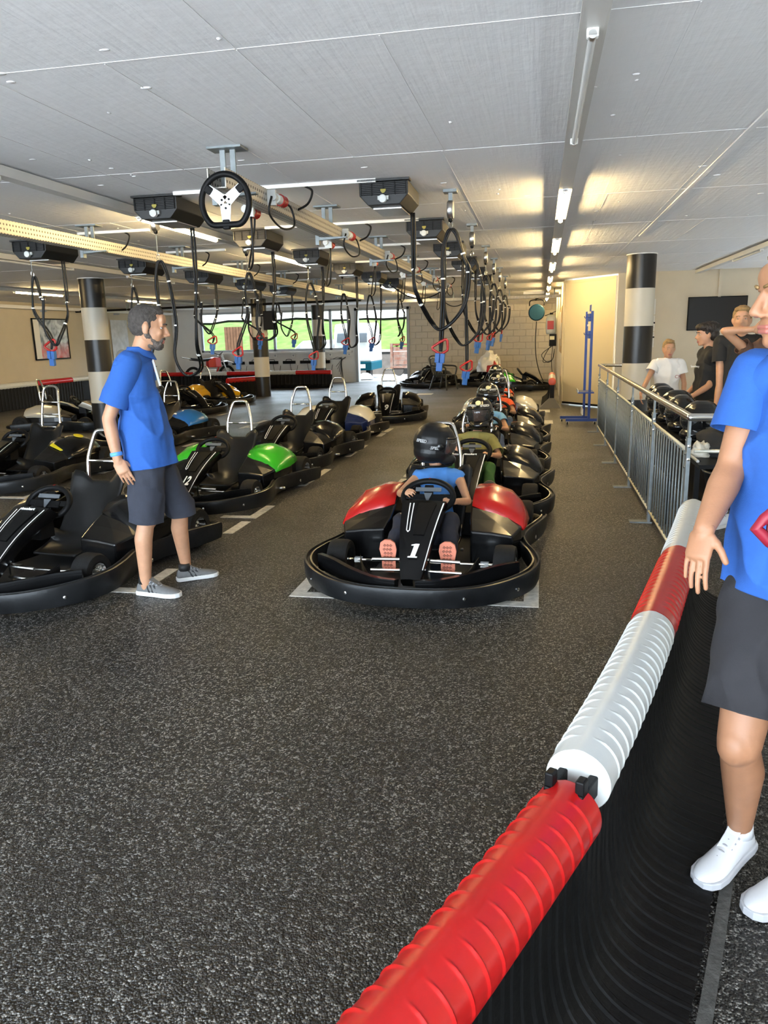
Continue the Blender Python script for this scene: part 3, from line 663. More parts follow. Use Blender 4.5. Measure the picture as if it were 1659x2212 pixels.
def kart(label, x, y, yaw, num=None, cover='black', lower=None, tall=False, group='go-karts', brand=False, rwhite=False, fair=None, hoopy=True):
    k = thing('go_kart', label, 'go-kart', (x, y, 0), rad(yaw), group)
    P = PAINT[cover]
    obj('bumper', KM['bumper'], BUMP_, k)
    obj('floor_tray', KM['tray'], SOLE, k)
    for s in (1, -1):
        p = obj('side_pod', KM['pod', s], PAINT[lower] if lower else BLK, k, bevel=.012)
        obj('pod_cover', KM['cover', s], P, p, solid=.012)
        w = obj('front_wheel', KM['tyref'], RUB, k, (s*.525, -.37, .122), (0, 0, rad(-2))); obj('rim', KM['rimf', s], CHR, w)
        w = obj('rear_wheel', KM['tyrer'], RUB, k, (s*.555, .70, .148)); obj('rim', KM['rimr', s], CHR, w)
        o = obj('pedal', KM['pedal'], CHR, k); o.scale.x = s
        for q in ((.34, -.94), (.62, -.73)): obj('bumper_bolt', KM['bolt'], CHR, k, (s*q[0], q[1]+.01, .085), (0, 0, s*rad(25 if q[0] < .5 else 50)))
        obj('seat_bolt', KM['seatbolt'], CHR, k, (s*.2, -.0, .1))
    f = obj('front_fairing', KM['fair'], PAINT[fair] if fair else BLK, k)
    obj('recess_panel', KM['recess'], BLKM, f); obj('stripe', KM['stripe'], LINE, f); obj('edge_stripe', KM['fedge'], LINE if not fair else BLK, f)
    if num:
        yy, zz, w = fair_pts(.30); obj('number', number_mesh(num), LINE, f, (.0, yy-.012, zz+.012), (tilt, 0, 0))
    if brand:
        yy, zz, w = fair_pts(.955); obj('maker_lettering', BRAND, LINE, f, (0, yy-.013, zz+.012), (tilt, 0, 0))
    wh = obj('steering_wheel', KM['wheel'], BLKM, k, (0, -.085, .475), (rad(-38), 0, 0))
    obj('wheel_hub', KM['hub'], BLKM, wh, bevel=.006); obj('display', KM['disp'], DISP, wh); obj('centre_mark', KM['mark'], REDH, wh)
    obj('steering_column', KM['col'], BLKM, k)
    obj('seat', KM['seat'], SEATM, k, solid=.014)
    h = obj('roll_hoop', KM['hoop', int(tall)], CHR, k)
    if tall:
        for z in (.55, .70, .84): obj('hoop_bar', KM['bar', 0], CHR, h, (0, .0+(z-.62)*.12, z-.665))
    else: obj('hoop_bar', KM['bar', 0], CHR, h)
    obj('front_deflector', KM['defl', 1], BLK, k); obj('front_deflector', KM['defl', -1], BLK, k); obj('pedal_guard', KM['tunnel', 1], BLKM, k); obj('pedal_guard', KM['tunnel', -1], BLKM, k)
    obj('tie_rods', KM['rods'], CHR, k); obj('rear_axle', KM['axle'], ALU, k); obj('motor_cover', KM['motor'], BLKM, k)
    obj('rear_bumper', KM['rearbar'], BLKM, k); [obj('bumper_stay', KM['stay'], ALU, k, (s*.595, y, .09), (0, 0, 0 if s > 0 else pi)) for s in (1, -1) for y in (.02, .42)]
    return k
G1, G2, G3, G4 = 'karts of the right-hand row', 'karts of the left-hand row', 'karts parked on the far left', 'karts parked by the block wall'
kart('black go-kart with red pod covers and number 1, first in the right row', -.70, 4.91, -1.5, '1', 'red', group=G1)
kart('black go-kart of the child in the olive shirt, second in the right row', -.59, 6.90, 0, None, 'black', brand=True, group=G1)
kart('black go-kart third in the right row', -.60, 8.90, 0, None, 'black', group=G1)
kart('black go-kart fourth in the right row', -.58, 10.87, 0, None, 'black', group=G1)
kart('go-kart with white and blue pods at the back of the right row', -.66, 12.84, 0, None, 'white', 'navy', group=G1)
kart('all-black go-kart nearest the camera, behind the man in blue', -3.19, 4.49, -6.9, None, 'black', group=G2, brand=True)
kart('black go-kart number 12 with green pod covers', -3.10, 6.94, -5.1, '12', 'green', group=G2)
kart('black go-kart number 16 with black pods', -3.11, 9.08, -5.1, '16', 'black', group=G2)
kart('go-kart number 4 with white pod covers over navy pods', -3.15, 11.24, -1.5, '4', 'white', 'navy', group=G2)
kart('black go-kart number 9 at the back of the left row', -2.78, 14.0, 8, '9', 'black', group=G2)
S_ = kart('dark go-kart with tall three-bar hoop and yellow oval pod sticker', -5.75, 7.57, -5.9, None, 'black', tall=True, group=G3)
kart('black go-kart with blue pod covers behind the man in blue', -5.82, 10.77, -8.4, None, 'blue', group=G3)
kart('black go-kart facing right in front of the yellow kart', -7.55, 15.3, 67, None, 'black', group=G3)
kart('yellow go-kart by the middle column', -7.75, 17.6, 55, None, 'yellow', 'yellow', group=G3, fair='black')
kart('cream and silver go-kart near the left wall', -8.35, 12.5, 105, None, 'silver', 'black', group=G3, fair='silver')
kart('black go-kart number 7 in front of the block wall', -3.3, 23.0, -12, '7', 'black', group=G4)
kart('black go-kart number 3 loaded with bags by the block wall', -1.55, 23.35, -10, '3', 'black', group=G4)
kart('black and green go-kart standing sideways at the block wall', -.62, 21.1, 90, None, 'green', 'black', group=G4)
# yellow stickers on the far-left kart
for ch in S_.children:
    if ch.name.startswith('side_pod') and ch.data == KM['pod', 1]:
        obj('oval_sticker', MB().lathe([(.055,0),(.055,.004)], (.44,.42,.462), roty(rad(18)), 24), mat('yellow_vinyl', (.70,.58,.02), .4), ch)
        obj('yellow_flash', MB().hexa([V(.30,.10,.385),V(.47,.06,.338),V(.49,.075,.340),V(.31,.14,.405),V(.30,.10,.393),V(.47,.06,.346),V(.49,.075,.348),V(.31,.14,.413)]), MATS['yellow_vinyl'], ch)
# ------------------------------------------------------------------ ribbed barrier tubes on rubber belt skirts
def ribbed_tube(path, r=.074, pitch=.05, ribs=True, seg=44, fine=22):
    L = [0]
    for a, b in zip(path, path[1:]): L.append(L[-1]+(b-a).length)
    T = L[-1]; n = max(4, int(round(T/pitch*fine))) if ribs else 6
    def at(s):
        for i in range(len(L)-1):
            if s <= L[i+1]+1e-9:
                t = (s-L[i])/max(1e-9, L[i+1]-L[i]); return path[i].lerp(path[i+1], t), (path[i+1]-path[i]).normalized()
        return path[-1], (path[-1]-path[-2]).normalized()
    secs = []
    p0, t0 = at(0); p1, t1 = at(T)
    def ring(s, rad_, extra=True):
        p, t = at(min(max(s, 0), T)); a = t.cross(V(0,0,1)).normalized(); b = a.cross(t); out = []
        ph = (s/pitch) % 1; pulse = max(0, 1-abs(ph-.5)/.11) if (ribs and .05 < s < T-.05) else 0; pulse = pulse*pulse*(3-2*pulse)
        for k in range(seg):
            an = 2*pi*k/seg; ang = math.degrees(math.atan2(sin(an), cos(an))) # 90 = top
            d = abs(ang-90); d = min(d, 360-d)
            mask = max(0, min(1, (d-20)/7, (104-d)/7))
            flat = .0015 if d < 14 else 0
            rr = rad_+(.0036*pulse*mask if extra else 0)+flat
            out.append(p+a*rr*cos(an)+b*rr*sin(an))
        return out
    secs.append(ring(0, r*.35, False)); secs.append(ring(0, r-.006, False))
    for i in range(n+1): secs.append(ring(T*i/n if 0 < i < n else (.004 if i == 0 else T-.004), r))
    secs.append(ring(T, r-.006, False)); secs.append(ring(T, r*.35, False))
    return MB().loft(secs)
def skirt(path, prof, pitch, amp, side=1, sub=9):
    L = 0; dense = []
    for a, b in zip(path, path[1:]):
        k = max(1, int((b-a).length/(pitch/sub)))
        for i in range(k): dense.append((a.lerp(b, i/k), L+(b-a).length*i/k))
        L += (b-a).length
    dense.append((path[-1], L)); secs = []; n = len(dense)
    PP = spline([(o, 0, z) for o, z in prof], 4)
    for i, (p, s) in enumerate(dense):
        j0, j1 = max(0, i-6), min(n-1, i+6); t = (dense[j1][0]-dense[j0][0]); t.z = 0; t.normalize(); nr = V(t.y, -t.x, 0)*side
        w = amp*(1 if (s/pitch) % 1 < .18 else 0); sec = []
        for q in PP: sec.append(V(p.x, p.y, 0)+nr*(q.x+w)+V(0, 0, q.z+w*.6))
        secs.append(sec)
    return MB().loft(secs, cap=False, close=False)
fp = spline([(-.46,.42,.47),(-.175,.96,.472),(.085,1.535,.475)], 10)
fp2 = spline([(.103,1.585,.52),(.25,2.05,.52),(.385,2.52,.52)], 10); fp3 = spline([(.385,2.52,.52),(.495,2.94,.52),(.605,3.36,.52)], 10); fp4 = spline([(.605,3.36,.52),(.73,3.86,.52),(.845,4.34,.52)], 10)
t = thing('crash_barrier', 'red and white ribbed tube barrier on black belt in the right foreground', 'barrier', (0,0,0))
for p, m in ((fp, REDP), (fp2, WPL), (fp3, REDP), (fp4, WPL)): obj('tube_segment', ribbed_tube(p), m, t, smooth='auto')
for s in (-1, 1): obj('connector_bracket', MB().box((0, 0, 0), (.02, .14, .05)).box((0, -.05, .03), (.02, .03, .05)), BLKM, t, (.095+s*.032, 1.565+s*-.012, .518), (0, 0, rad(-24)), bevel=.004)
allp = [V(p.x, p.y, 0) for p in fp+fp2[1:]+fp3[1:]+fp4[1:]]
obj('belt_skirt', skirt(allp, [(.03,.46),(.028,.36),(.032,.22),(.06,.11),(.12,.05),(.20,.024),(.27,.014)], .042, .0035), MATR, t, solid=.010)
obj('belt_skirt', skirt(allp, [(.03,.46),(.032,.3),(.034,.02)], .034, .006, -1), MATR, t, solid=.010)
for i in range(4, len(allp), 9): obj('core_post', MB().box((allp[i].x, allp[i].y, .22), (.05, .05, .44)), BLKM, t)
edge = MB(); 
ep = []
for i in range(len(allp)):
    d = (allp[min(i+1,len(allp)-1)]-allp[max(i-1,0)]).normalized(); ep.append(allp[i]+V(d.y,-d.x,0)*.285)
obj('edge_strip', MB().loft([[p+V(0,0,.001), p+V(.03,-.01,.001), p+V(.03,-.01,.009), p+V(0,0,.012)] for p in ep]), mat('grey_mortar', (.10,.098,.09), .8, n=.5, ns=40, bump=.4), t)
def wall_barrier(label, pts, z=.56, r=.075, seglen=1.0, first=0, skirt_side=1, ribs=False, flare=False, h=None):
    t = thing('crash_barrier', label, 'barrier', (0,0,0), group='tube barriers along the walls')
    P = spline([(x, y, z) for x, y in pts], 12); L = [0]
    for a, b in zip(P, P[1:]): L.append(L[-1]+(b-a).length)
    n = max(1, round(L[-1]/seglen))
    def at(s):
        for i in range(len(L)-1):
            if s <= L[i+1]: return P[i].lerp(P[i+1], (s-L[i])/max(1e-9, L[i+1]-L[i]))
        return P[-1].copy()
    for k in range(n):
        seg = [at(L[-1]*(k+j/4)/n) for j in range(5)]; seg[0] = seg[0].lerp(seg[1], .01)
        obj('tube_segment', ribbed_tube(seg, r, .06, ribs, 14, 4), (REDP, WPL)[(k+first) % 2], t, smooth='auto')
    obj('belt_skirt', skirt([V(p.x,p.y,0) for p in P], [(.05,z-.05),(.05,.25),(.07,.1),(.16,.02)] if flare else [(.05,z-.05),(.05,.2),(.05,.01)], .12, .012, skirt_side, 4), MATR, t, solid=.012)
    obj('backing_board', MB().loft([[V(p.x,p.y,.0)+V(.02,.02,0), V(p.x,p.y,z-.06)+V(.02,.02,0), V(p.x,p.y,z-.06)-V(.02,.02,0), V(p.x,p.y,0)-V(.02,.02,0)] for p in P[::4]]), BLKM, t)
    return t
wall_barrier('red and white barrier along the left wall', [(-12.3, 9.5), (-12.3, 21.5)], first=1, seglen=1.5)
wall_barrier('red and white barrier standing before the window wall', [(-12.0, 22.9), (-9.2, 22.95), (-6.3, 22.9)], z=.46, seglen=1.1, first=0, flare=True, r=.07, ribs=True)
t = thing('crash_barrier', 'short all-red tube barrier beside the middle column', 'barrier', (0,0,0), group='tube barriers along the walls')
sp_ = [V(-8.25,19.45,.42), V(-8.05,19.8,.42), V(-7.75,20.3,.42)]
obj('tube_segment', ribbed_tube(sp_, .085, .06, False, 16), REDP, t, smooth='auto'); obj('belt_skirt', skirt([V(p.x,p.y,0) for p in sp_], [(.06,.4),(.06,.2),(.06,.01)], .12, .01), MATR, t, solid=.012)
obj('backing_board', MB().box((-8.0, 19.87, .2), (.05, .9, .4), rotz(rad(-30))), BLKM, t)
t = thing('crash_barrier', 'short red and white barrier end at the foot of the cream panel', 'barrier', (0,0,0), group='tube barriers along the walls')
q = [V(.24,15.95,.52), V(.245,16.4,.52), V(.25,17.0,.52), V(.26,17.6,.52), V(.27,18.4,.52)]
LRED = mat('faded_red_plastic', (.62,.10,.05), .4)
obj('tube_segment', ribbed_tube([q[0], q[0].lerp(q[1], .6)], .075, .06, False, 16), LRED, t, smooth='auto'); obj('tube_segment', ribbed_tube([q[0].lerp(q[1], .62), q[2], q[3]], .075, .06, False, 16), WPL, t, smooth='auto'); obj('tube_segment', ribbed_tube([q[3], q[4]], .075, .06, False, 16), LRED, t, smooth='auto')
obj('end_post', MB().box((.24, 15.9, .23), (.09, .04, .46)), BLKM, t)
obj('end_foot', MB().hexa([V(.0,15.8,.0),V(.42,15.8,.0),V(.42,16.1,.0),V(.0,16.1,.0),V(.19,15.88,.2),V(.29,15.88,.2),V(.29,15.95,.2),V(.19,15.95,.2)]), mat('smoked_belt', (.09,.085,.08), .5), t)
obj('belt_skirt', skirt([V(p.x,p.y,0) for p in q], [(.05,.46),(.05,.25),(.09,.1),(.2,.01)], .12, .01, -1), MATR, t, solid=.012)

# ------------------------------------------------------------------ steel railing
RX, RY0, RY1, RZ = .875, 4.74, 12.1, 1.0
t = thing('steel_railing', 'galvanised steel railing with polished handrail between track and waiting area', 'railing', (RX, RY0, 0))
obj('handrail', MB().tube([(.9,0,RZ-.005),(0,0,RZ)], .0235, 14), CHR, t, smooth='auto'); obj('handrail', MB().tube([(0,0,RZ),(0,RY1-RY0,RZ)], .0235, 14), CHR, t, smooth='auto'); obj('handrail', MB().tube([(0,RY1-RY0,RZ),(.32,RY1-RY0-.12,RZ)], .0235, 14), CHR, t, smooth='auto')
obj('rail_elbow', MB().lathe([(.001,-.024),(.017,-.017),(.0245,0),(.017,.017),(.001,.024)], (0,0,RZ), None, 14), CHR, t, smooth=True)
POSTS = [0.03, 1.48, 2.93, 4.38, 5.83, 7.25]
CREAMR = mat('cream_rail', (.62,.60,.50), .4, .5)
for k, y in enumerate(POSTS):
    obj('post', MB().box((.0, y, .44), (.022, .065, .88)), GALV, t, bevel=.002)
    obj('post_bracket', MB().box((.0, y, .91), (.012, .045, .13)), GALV, t)
    obj('foot_plate', MB().box((-.06, y, .006), (.17, .08, .012)), GALV, t)
    for z in (.70, .78, .86, .07): obj('bolt', KM['bolt'], CHR, t, (-.014, y-.0, z), (0, 0, rad(-90)))
    for z in (.72, .80): obj('bolt', KM['bolt'], CHR, t, (0, y-.034, z+.03), (0, 0, 0))
bar_b = MB().tube([(0,0,0),(0,0,.70)], .0055, 8).mesh('bar', True)
for a, b in zip(POSTS, POSTS[1:]):
    obj('top_bar', MB().tube([(0,a+.03,.80),(0,b-.03,.80)], .011, 8), CREAMR, t, smooth=True); obj('bottom_bar', MB().tube([(0,a+.03,.10),(0,b-.03,.10)], .011, 8), CREAMR, t, smooth=True)
    for j in range(1, 13): obj('bar', bar_b, GALV, t, (0, a+(b-a)*j/13, .10))
obj('post', MB().box((.85, 0, .44), (.065, .022, .88)), GALV, t, bevel=.002); obj('top_bar', MB().tube([(.03,0,.80),(.82,0,.80)], .011, 8), CREAMR, t, smooth=True)

# ------------------------------------------------------------------ blue display stand on castors
t = thing('blue_stand', 'tall dark blue steel stand on castors beside the cream panel', 'stand', (.80, 13.0, 0), rad(0))
for x, y in ((0, 0), (-.06, .42)): obj('upright', MB().box((x, y, .95), (.04, .04, 1.74)), BLUES, t)
obj('foot_bar', MB().box((-.12, 0, .075), (.5, .045, .045)), BLUES, t); obj('foot_bar', MB().box((-.2, .42, .075), (.5, .045, .045)), BLUES, t)
obj('tray', MB().box((-.06, .21, .52), (.26, .48, .02)), BLUES, t); obj('tray_lip', MB().box((-.185, .21, .54), (.012, .48, .05)), ALU, t)
obj('cross_bar', MB().box((-.03, .21, 1.45), (.03, .46, .12)), BLUES, t); obj('cross_bar', MB().box((-.03, .21, 1.72), (.03, .46, .12)), BLUES, t)
obj('sign_plate', MB().box((-.02, .2, 1.87), (.012, .3, .10)), BLUES, t); obj('white_strip', MB().box((-.05, .2, 1.60), (.01, .44, .03)), WHT, t); obj('white_strip', MB().box((-.05, .2, 1.80), (.01, .44, .03)), WHT, t)
for z in (1.45, 1.72):
    for y in (-.02, .44): obj('hook', MB().tube([(-.02,y,z),(-.09,y,z),(-.1,y,z+.03)], .008, 6), BLUES, t)
obj('lower_brace', MB().box((-.1, .21, .2), (.02, .40, .1)), WHT, t)
for x, y in ((.1, 0), (-.34, 0), (.02, .42), (-.42, .42)):
    c = obj('castor', MB().lathe([(.026,-.01),(.026,.01)], (x, y, .027), roty(pi/2), 14), BLKM, t); obj('castor_fork', MB().box((x, y, .045), (.03, .03, .03)), ALU, c)

# ------------------------------------------------------------------ wall things
t = thing('wall_screen', 'black flat television on the wall behind the waiting children', 'television', (3.16, 15.39, 1.77))
obj('screen_body', MB().box((0, -.03, 0), (1.02, .05, .60)), BLKM, t, bevel=.006); obj('screen_glass', MB().box((0, -.057, 0), (.99, .004, .57)), mat('dark_screen', (.006,.006,.007), .3), t); obj('wall_mount', MB().box((0, -.0, 0), (.3, .02, .3)), BLKM, t)
PAPER = mat('paper', (.70,.69,.64), .7, n=.1, ns=14)
for k, (z, l) in enumerate(((1.92, 'topmost'), (1.62, 'middle'), (1.32, 'lowest'))):
    t = tag(obj('paper_notice', MB().box((0,0,0), (.21, .004, .28)), PAPER, None, (1.98, 15.384, z)), l+' of three white paper notices beside the column', 'notice', 'paper notices')
    tx = MB()
    for j in range(6): tx.box((random.uniform(-.02,.02), -.003, .1-.035*j), (.15, .001, .008))
    obj('printed_lines', tx, mat('grey_print', (.45,.45,.44), .8), t)
# posters on the left wall
def poster_mat():
    m = mat('racing_poster_print', (.4,.4,.4), .25); nt, b = nodes_of(m); N, Lk = nt.nodes, nt.links
    tc = N.new('ShaderNodeTexCoord'); w = N.new('ShaderNodeTexNoise'); w.inputs['Scale'].default_value = 3.2; w.inputs['Detail'].default_value = 3; w.inputs['Distortion'].default_value = 1.5; Lk.new(tc.outputs['Object'], w.inputs['Vector'])
    r = N.new('ShaderNodeValToRGB'); e = r.color_ramp.elements; e[0].position = .35; e[0].color = (.10,.10,.10,1); e[1].position = .65; e[1].color = (.55,.55,.56,1); Lk.new(w.outputs['Fac'], r.inputs['Fac'])
    sp = N.new('ShaderNodeSeparateXYZ'); Lk.new(tc.outputs['Object'], sp.inputs[0])
    mr = N.new('ShaderNodeMapRange'); mr.inputs[1].default_value = -.05; mr.inputs[2].default_value = -.30; Lk.new(sp.outputs[2], mr.inputs[0])
    w2 = N.new('ShaderNodeTexNoise'); w2.inputs['Scale'].default_value = 5; Lk.new(tc.outputs['Object'], w2.inputs['Vector'])
    mm = N.new('ShaderNodeMath'); mm.operation = 'MULTIPLY'; Lk.new(mr.outputs[0], mm.inputs[0]); Lk.new(w2.outputs['Fac'], mm.inputs[1])
    mx = N.new('ShaderNodeMix'); mx.data_type = 'RGBA'; Lk.new(mm.outputs[0], mx.inputs[0]); Lk.new(r.outputs['Color'], mx.inputs[6]); mx.inputs[7].default_value = (.75,.05,.04,1)
    Lk.new(mx.outputs[2], b.inputs['Base Color']); return m
t = thing('framed_poster', 'framed grey and red racing poster on the left wall', 'poster', (-12.78, 18.55, 1.64))
obj('print', MB().box((.012, .12, 0), (.008, 1.2, 1.0)), poster_mat(), t); obj('white_margin', MB().box((.014, -.6, 0), (.008, .24, 1.0)), WHT, t)
for y in (-.735, .735): obj('frame_edge', MB().box((.015, y, 0), (.03, .03, 1.06)), BLKM, t)
for z in (-.515, .515): obj('frame_edge', MB().box((.015, 0, z), (.03, 1.5, .03)), BLKM, t)
t = thing('white_banner', 'pale printed banner on the left wall beside the banded column', 'banner', (-12.78, 22.0, 1.58))
obj('banner_sheet', MB().box((.012, 0, 0), (.01, .95, 1.2)), mat('banner_print', (.72,.74,.78), .6, n=.25, ns=6), t); obj('banner_arc', MB().prism([(.4*cos(a), .3*sin(a)) for a in [pi*k/14 for k in range(15)]], .004, Matrix.Translation((.018, 0, -.58)) @ Matrix.Rotation(pi/2,4,'Z') @ Matrix.Rotation(pi/2,4,'X')), mat('banner_grey', (.38,.38,.38), .6), t)
# cork board on the wall by the track
t = thing('cork_board', 'brown framed notice board on the wall by the far doorway', 'notice board', (.445, 18.2, 1.55))
obj('board', MB().box((-.006, 0, 0), (.012, 1.9, 1.0)), mat('cork', (.40,.26,.12), .8, n=.3, ns=40), t); obj('pinned_sheet', MB().box((-.014, .3, .1), (.003, .5, .6)), PAPER, t); obj('pinned_sheet', MB().box((-.014, -.5, -.1), (.003, .5, .5)), mat('grey_sheet', (.35,.35,.34), .7), t)
# hose reel, sprayer and wall box
t = thing('hose_reel', 'blue hose reel hung below the ceiling at the block wall', 'hose reel', (-.15, 24.6, 2.10))
obj('drum', MB().lathe([(.05,-.12),(.06,-.15),(.10,-.15),(.12,-.12),(.22,-.12),(.25,-.08),(.25,.08),(.22,.12),(.06,.12)], (0,0,0), rotx(pi/2), 26), mat('teal_plastic', (.006,.045,.085), .5, spec=.2), t, smooth='auto')
obj('bracket', MB().tube(spline([(-.22,0,.2),(-.18,0,.36),(.18,0,.36),(.22,0,.2)], 6), .018, 8).box((0,0,.39),(.1,.06,.08)), BLKM, t, smooth=True)
obj('hose', MB().tube(spline([(0,-.02,-.27),(-.02,0,-.9),(.02,0,-1.4),(.12,0,-1.8),(.25,0,-2.1)], 8), .013, 7), CAB, t, smooth=True); obj('hose', MB().tube(spline([(.25,0,-.1),(.4,0,-.05),(.58,0,.02)], 5), .013, 7), CAB, t, smooth=True)
t = thing('wall_sprayer', 'white canister with red label hung in the corner', 'canister', (.28, 23.2, 1.72))
obj('tank', MB().lathe([(.02,-.28),(.13,-.27),(.15,-.2),(.15,.16),(.11,.25),(.04,.28)], seg=18), WPL, t, smooth=True); obj('label', MB().box((-.02,-.15,-.02),(.18,.01,.24)), REDH, t); obj('cap', MB().lathe([(.05,.27),(.05,.33)], seg=12), BLKM, t)
t = thing('power_box', 'black socket box with dangling cables in the corner', 'socket box', (.33, 22.9, 1.28))
obj('box_body', MB().box((0,0,0),(.2,.12,.34)), BLKM, t, bevel=.01); obj('box_label', MB().box((-.02,-.065,.06),(.13,.01,.1)), mat('pale_label', (.8,.75,.5), .4), t)  # label plate in plain pale yellow
for k in range(3): obj('cable', MB().tube(spline([(-.05+.05*k,-.05,-.16),(-.2-.1*k,-.06,-.4),(-.25+.1*k,-.06,-.62),(.0,-.06,-.55),(.05,-.06,-.3+.05*k)] if k < 2 else [(0,-.05,-.16),(-.02,-.06,-.6),(.02,-.06,-1.1)], 7), .01, 6), CAB, t, smooth=True)
# battery shelf under the window
for k in range(7):
    x = -11.0+.62*k
    t = tag(obj('wall_charger', MB().box((0,0,0),(.44,.09,.1)), BLKM, None, (x, YB-.05, .70), bevel=.01), 'black wall charger %s below the window' % ['first from the left', 'second from the left', 'third from the left', 'fourth from the left', 'third from the right', 'second from the right', 'first from the right'][k], 'charger', 'wall chargers below the window')
    obj('handle', MB().tube(spline([(-.1,-.03,.05),(-.08,-.03,.1),(.08,-.03,.1),(.1,-.03,.05)], 4), .01, 6), BLKM, t); obj('lead', MB().tube(spline([(.05,-.05,-.04),(.1,-.05,-.3),(.25,-.05,-.36),(.32,-.05,-.1)], 6), .008, 6), CAB, t, smooth=True)
for k in range(8):
    t = tag(obj('wall_socket', MB().box((0,0,0),(.12,.04,.12)), WHT, None, (-11.0+.66*k, YB-.02, .93), bevel=.008), 'white wall socket %s below the window sill' % ['first', 'second', 'third', 'fourth', 'fifth', 'sixth', 'seventh', 'eighth'][k]+' from the left', 'socket', 'white sockets below the sill')
    obj('socket_insert', MB().lathe([(.03,0),(.03,.012)], (0,-.02,0), rotx(pi/2), 12), GREY, t)
t = thing('cable_bundle', 'tangle of thin cables on the wall beside the doorway', 'cables', (-6.75, YB-.05, .78))
for k in range(6): obj('cable', MB().tube(spline([(-.3+.1*k,0,0),(-.1+.07*k,-.02,.06*(k%2)),(.1,0,-.02*k),(.05*k-.1,-.01,-.25-.09*k)], 7), .008, 6), CAB, t, smooth=True)
t = thing('wall_speaker', 'black box speaker hanging beside the middle column', 'speaker', (-7.0, 19.6, 1.98)); obj('cabinet', MB().box((0,0,0),(.30,.24,.48)), BLKM, t, bevel=.012); obj('bracket', MB().box((-.1,0,.1),(.2,.05,.05)), GALV, t); obj('speaker_grille', MB().box((0,-.123,0),(.25,.01,.43)), CAB, t)

# ------------------------------------------------------------------ plastic chair, bags, motocross bike
PLAST = mat('dark_green_plastic', (.022,.026,.024), .45)
t = thing('garden_chair', 'dark green plastic garden armchair by the block wall', 'chair', (-2.62, 21.4, 0), rad(62))
obj('seat', MB().grid(lambda u,v: V((u-.5)*.46, (v-.5)*.44, .42-.02*sin(pi*u)*sin(pi*v)), 8, 8), PLAST, t, solid=.02, smooth=True)
bk = MB()
for k in range(7):
    x = -.19+.063*k; bk.tube(spline([(x*.9,.22,.42),(x,.29,.65),(x*.95,.36,.88)], 4), .013, 6)
bk.tube(spline([(-.22,.22,.42),(-.24,.3,.68),(-.2,.37,.88),(0,.38,.93),(.2,.37,.88),(.24,.3,.68),(.22,.22,.42)], 6), .02, 7)
obj('backrest', bk, PLAST, t, smooth=True)
for s in (-1, 1):
    obj('leg', MB().tube([(s*.22,-.2,.42),(s*.27,-.26,0)], .022, 7), PLAST, t); obj('leg', MB().tube([(s*.2,.2,.42),(s*.25,.34,0)], .022, 7), PLAST, t)
    obj('armrest', MB().tube(spline([(s*.24,.3,.68),(s*.27,.12,.66),(s*.28,-.12,.65),(s*.27,-.22,.6),(s*.25,-.2,.42)], 6), .022, 7), PLAST, t, smooth=True)
def heap(name, c, r, mt, seed, sx=1, sz=1, parent=None):
    def f(u, v):
        th, ph = u*2*pi, v*pi*.52
        d = V(cos(th)*sin(ph)*sx, sin(th)*sin(ph), cos(ph)*sz); k = 1+.35*noise.noise(d*2.1+V(seed,0,0))+.12*noise.noise(d*6+V(seed,3,0))
        return V(c)+d*r*k
    m = MB().grid(f, 26, 14)
    return obj(name, m, mt, parent, smooth=True)
t = thing('shopping_bag', 'white plastic bag with red contents on the number 3 kart', 'bag', (-1.5, 22.95, .45))
heap('bag_body', (0,0,0), .36, mat('translucent_white', (.72,.70,.66), .5), 2, 1, 1.3, t); heap('red_contents', (.12,-.18,-.02), .24, mat('dark_red_cloth', (.28,.012,.015), .7), 5, 1.1, 1.1, t)
t = thing('motocross_bike', 'red and white motocross bike leaning before the window wall', 'motorbike', (-10.9, 24.3, 0), rad(150))
for y in (-.68, .68):
    w = obj('wheel', MB().tube([V(.0, y+.30*cos(a), .33+.30*sin(a)) for a in [2*pi*k/28 for k in range(28)]], .045, 8, closed=True), RUB, t, smooth=True)
    sp = MB()
    for k in range(12): a = 2*pi*k/12; sp.tube([(0,y,.33),(0,y+.27*cos(a),.33+.27*sin(a))], .004, 4)
    sp.lathe([(.05,-.05),(.05,.05)], (0,y,.33), roty(pi/2), 10); obj('spokes', sp, ALU, w)
for s in (-1, 1): obj('fork', MB().tube([(s*.08,-.68,.33),(s*.09,-.42,1.0)], .022, 8), WPL, t)
obj('handlebar', MB().tube(spline([(-.38,-.28,1.12),(-.2,-.36,1.08),(0,-.4,1.03),(.2,-.36,1.08),(.38,-.28,1.12)], 5), .013, 8), BLKM, t, smooth=True)
obj('tank', MB().loft([[V(x*w, y, z) for x, z in ((-1,.62),(1,.62),(.8,h),(-.8,h))] for y, w, h in ((-.38,.14,.92),(-.15,.15,.95),(.1,.09,.86))]), REDP, t, bevel=.02)
obj('saddle', MB().loft([[V(x*.08, y, z) for x, z in ((-1,h-.08),(1,h-.08),(.9,h),(-.9,h))] for y, h in ((-.05,.92),(.3,.90),(.75,.96))]), BLKM, t, bevel=.02)
obj('front_plate', MB().box((0,-.5,.95),(.2,.03,.24), rotx(rad(-25))), WPL, t, bevel=.02)
obj('front_mudguard', MB().loft([[V(x*.07, y, z) for x, z in ((-1,h),(0,h+.03),(1,h),(0,h-.01))] for y, h in ((-.98,.72),(-.7,.8),(-.45,.78))]), WPL, t); obj('rear_mudguard', MB().loft([[V(x*.08, y, z) for x, z in ((-1,h),(0,h+.03),(1,h),(0,h-.01))] for y, h in ((.5,.86),(.8,.92),(1.1,.98))]), WPL, t)
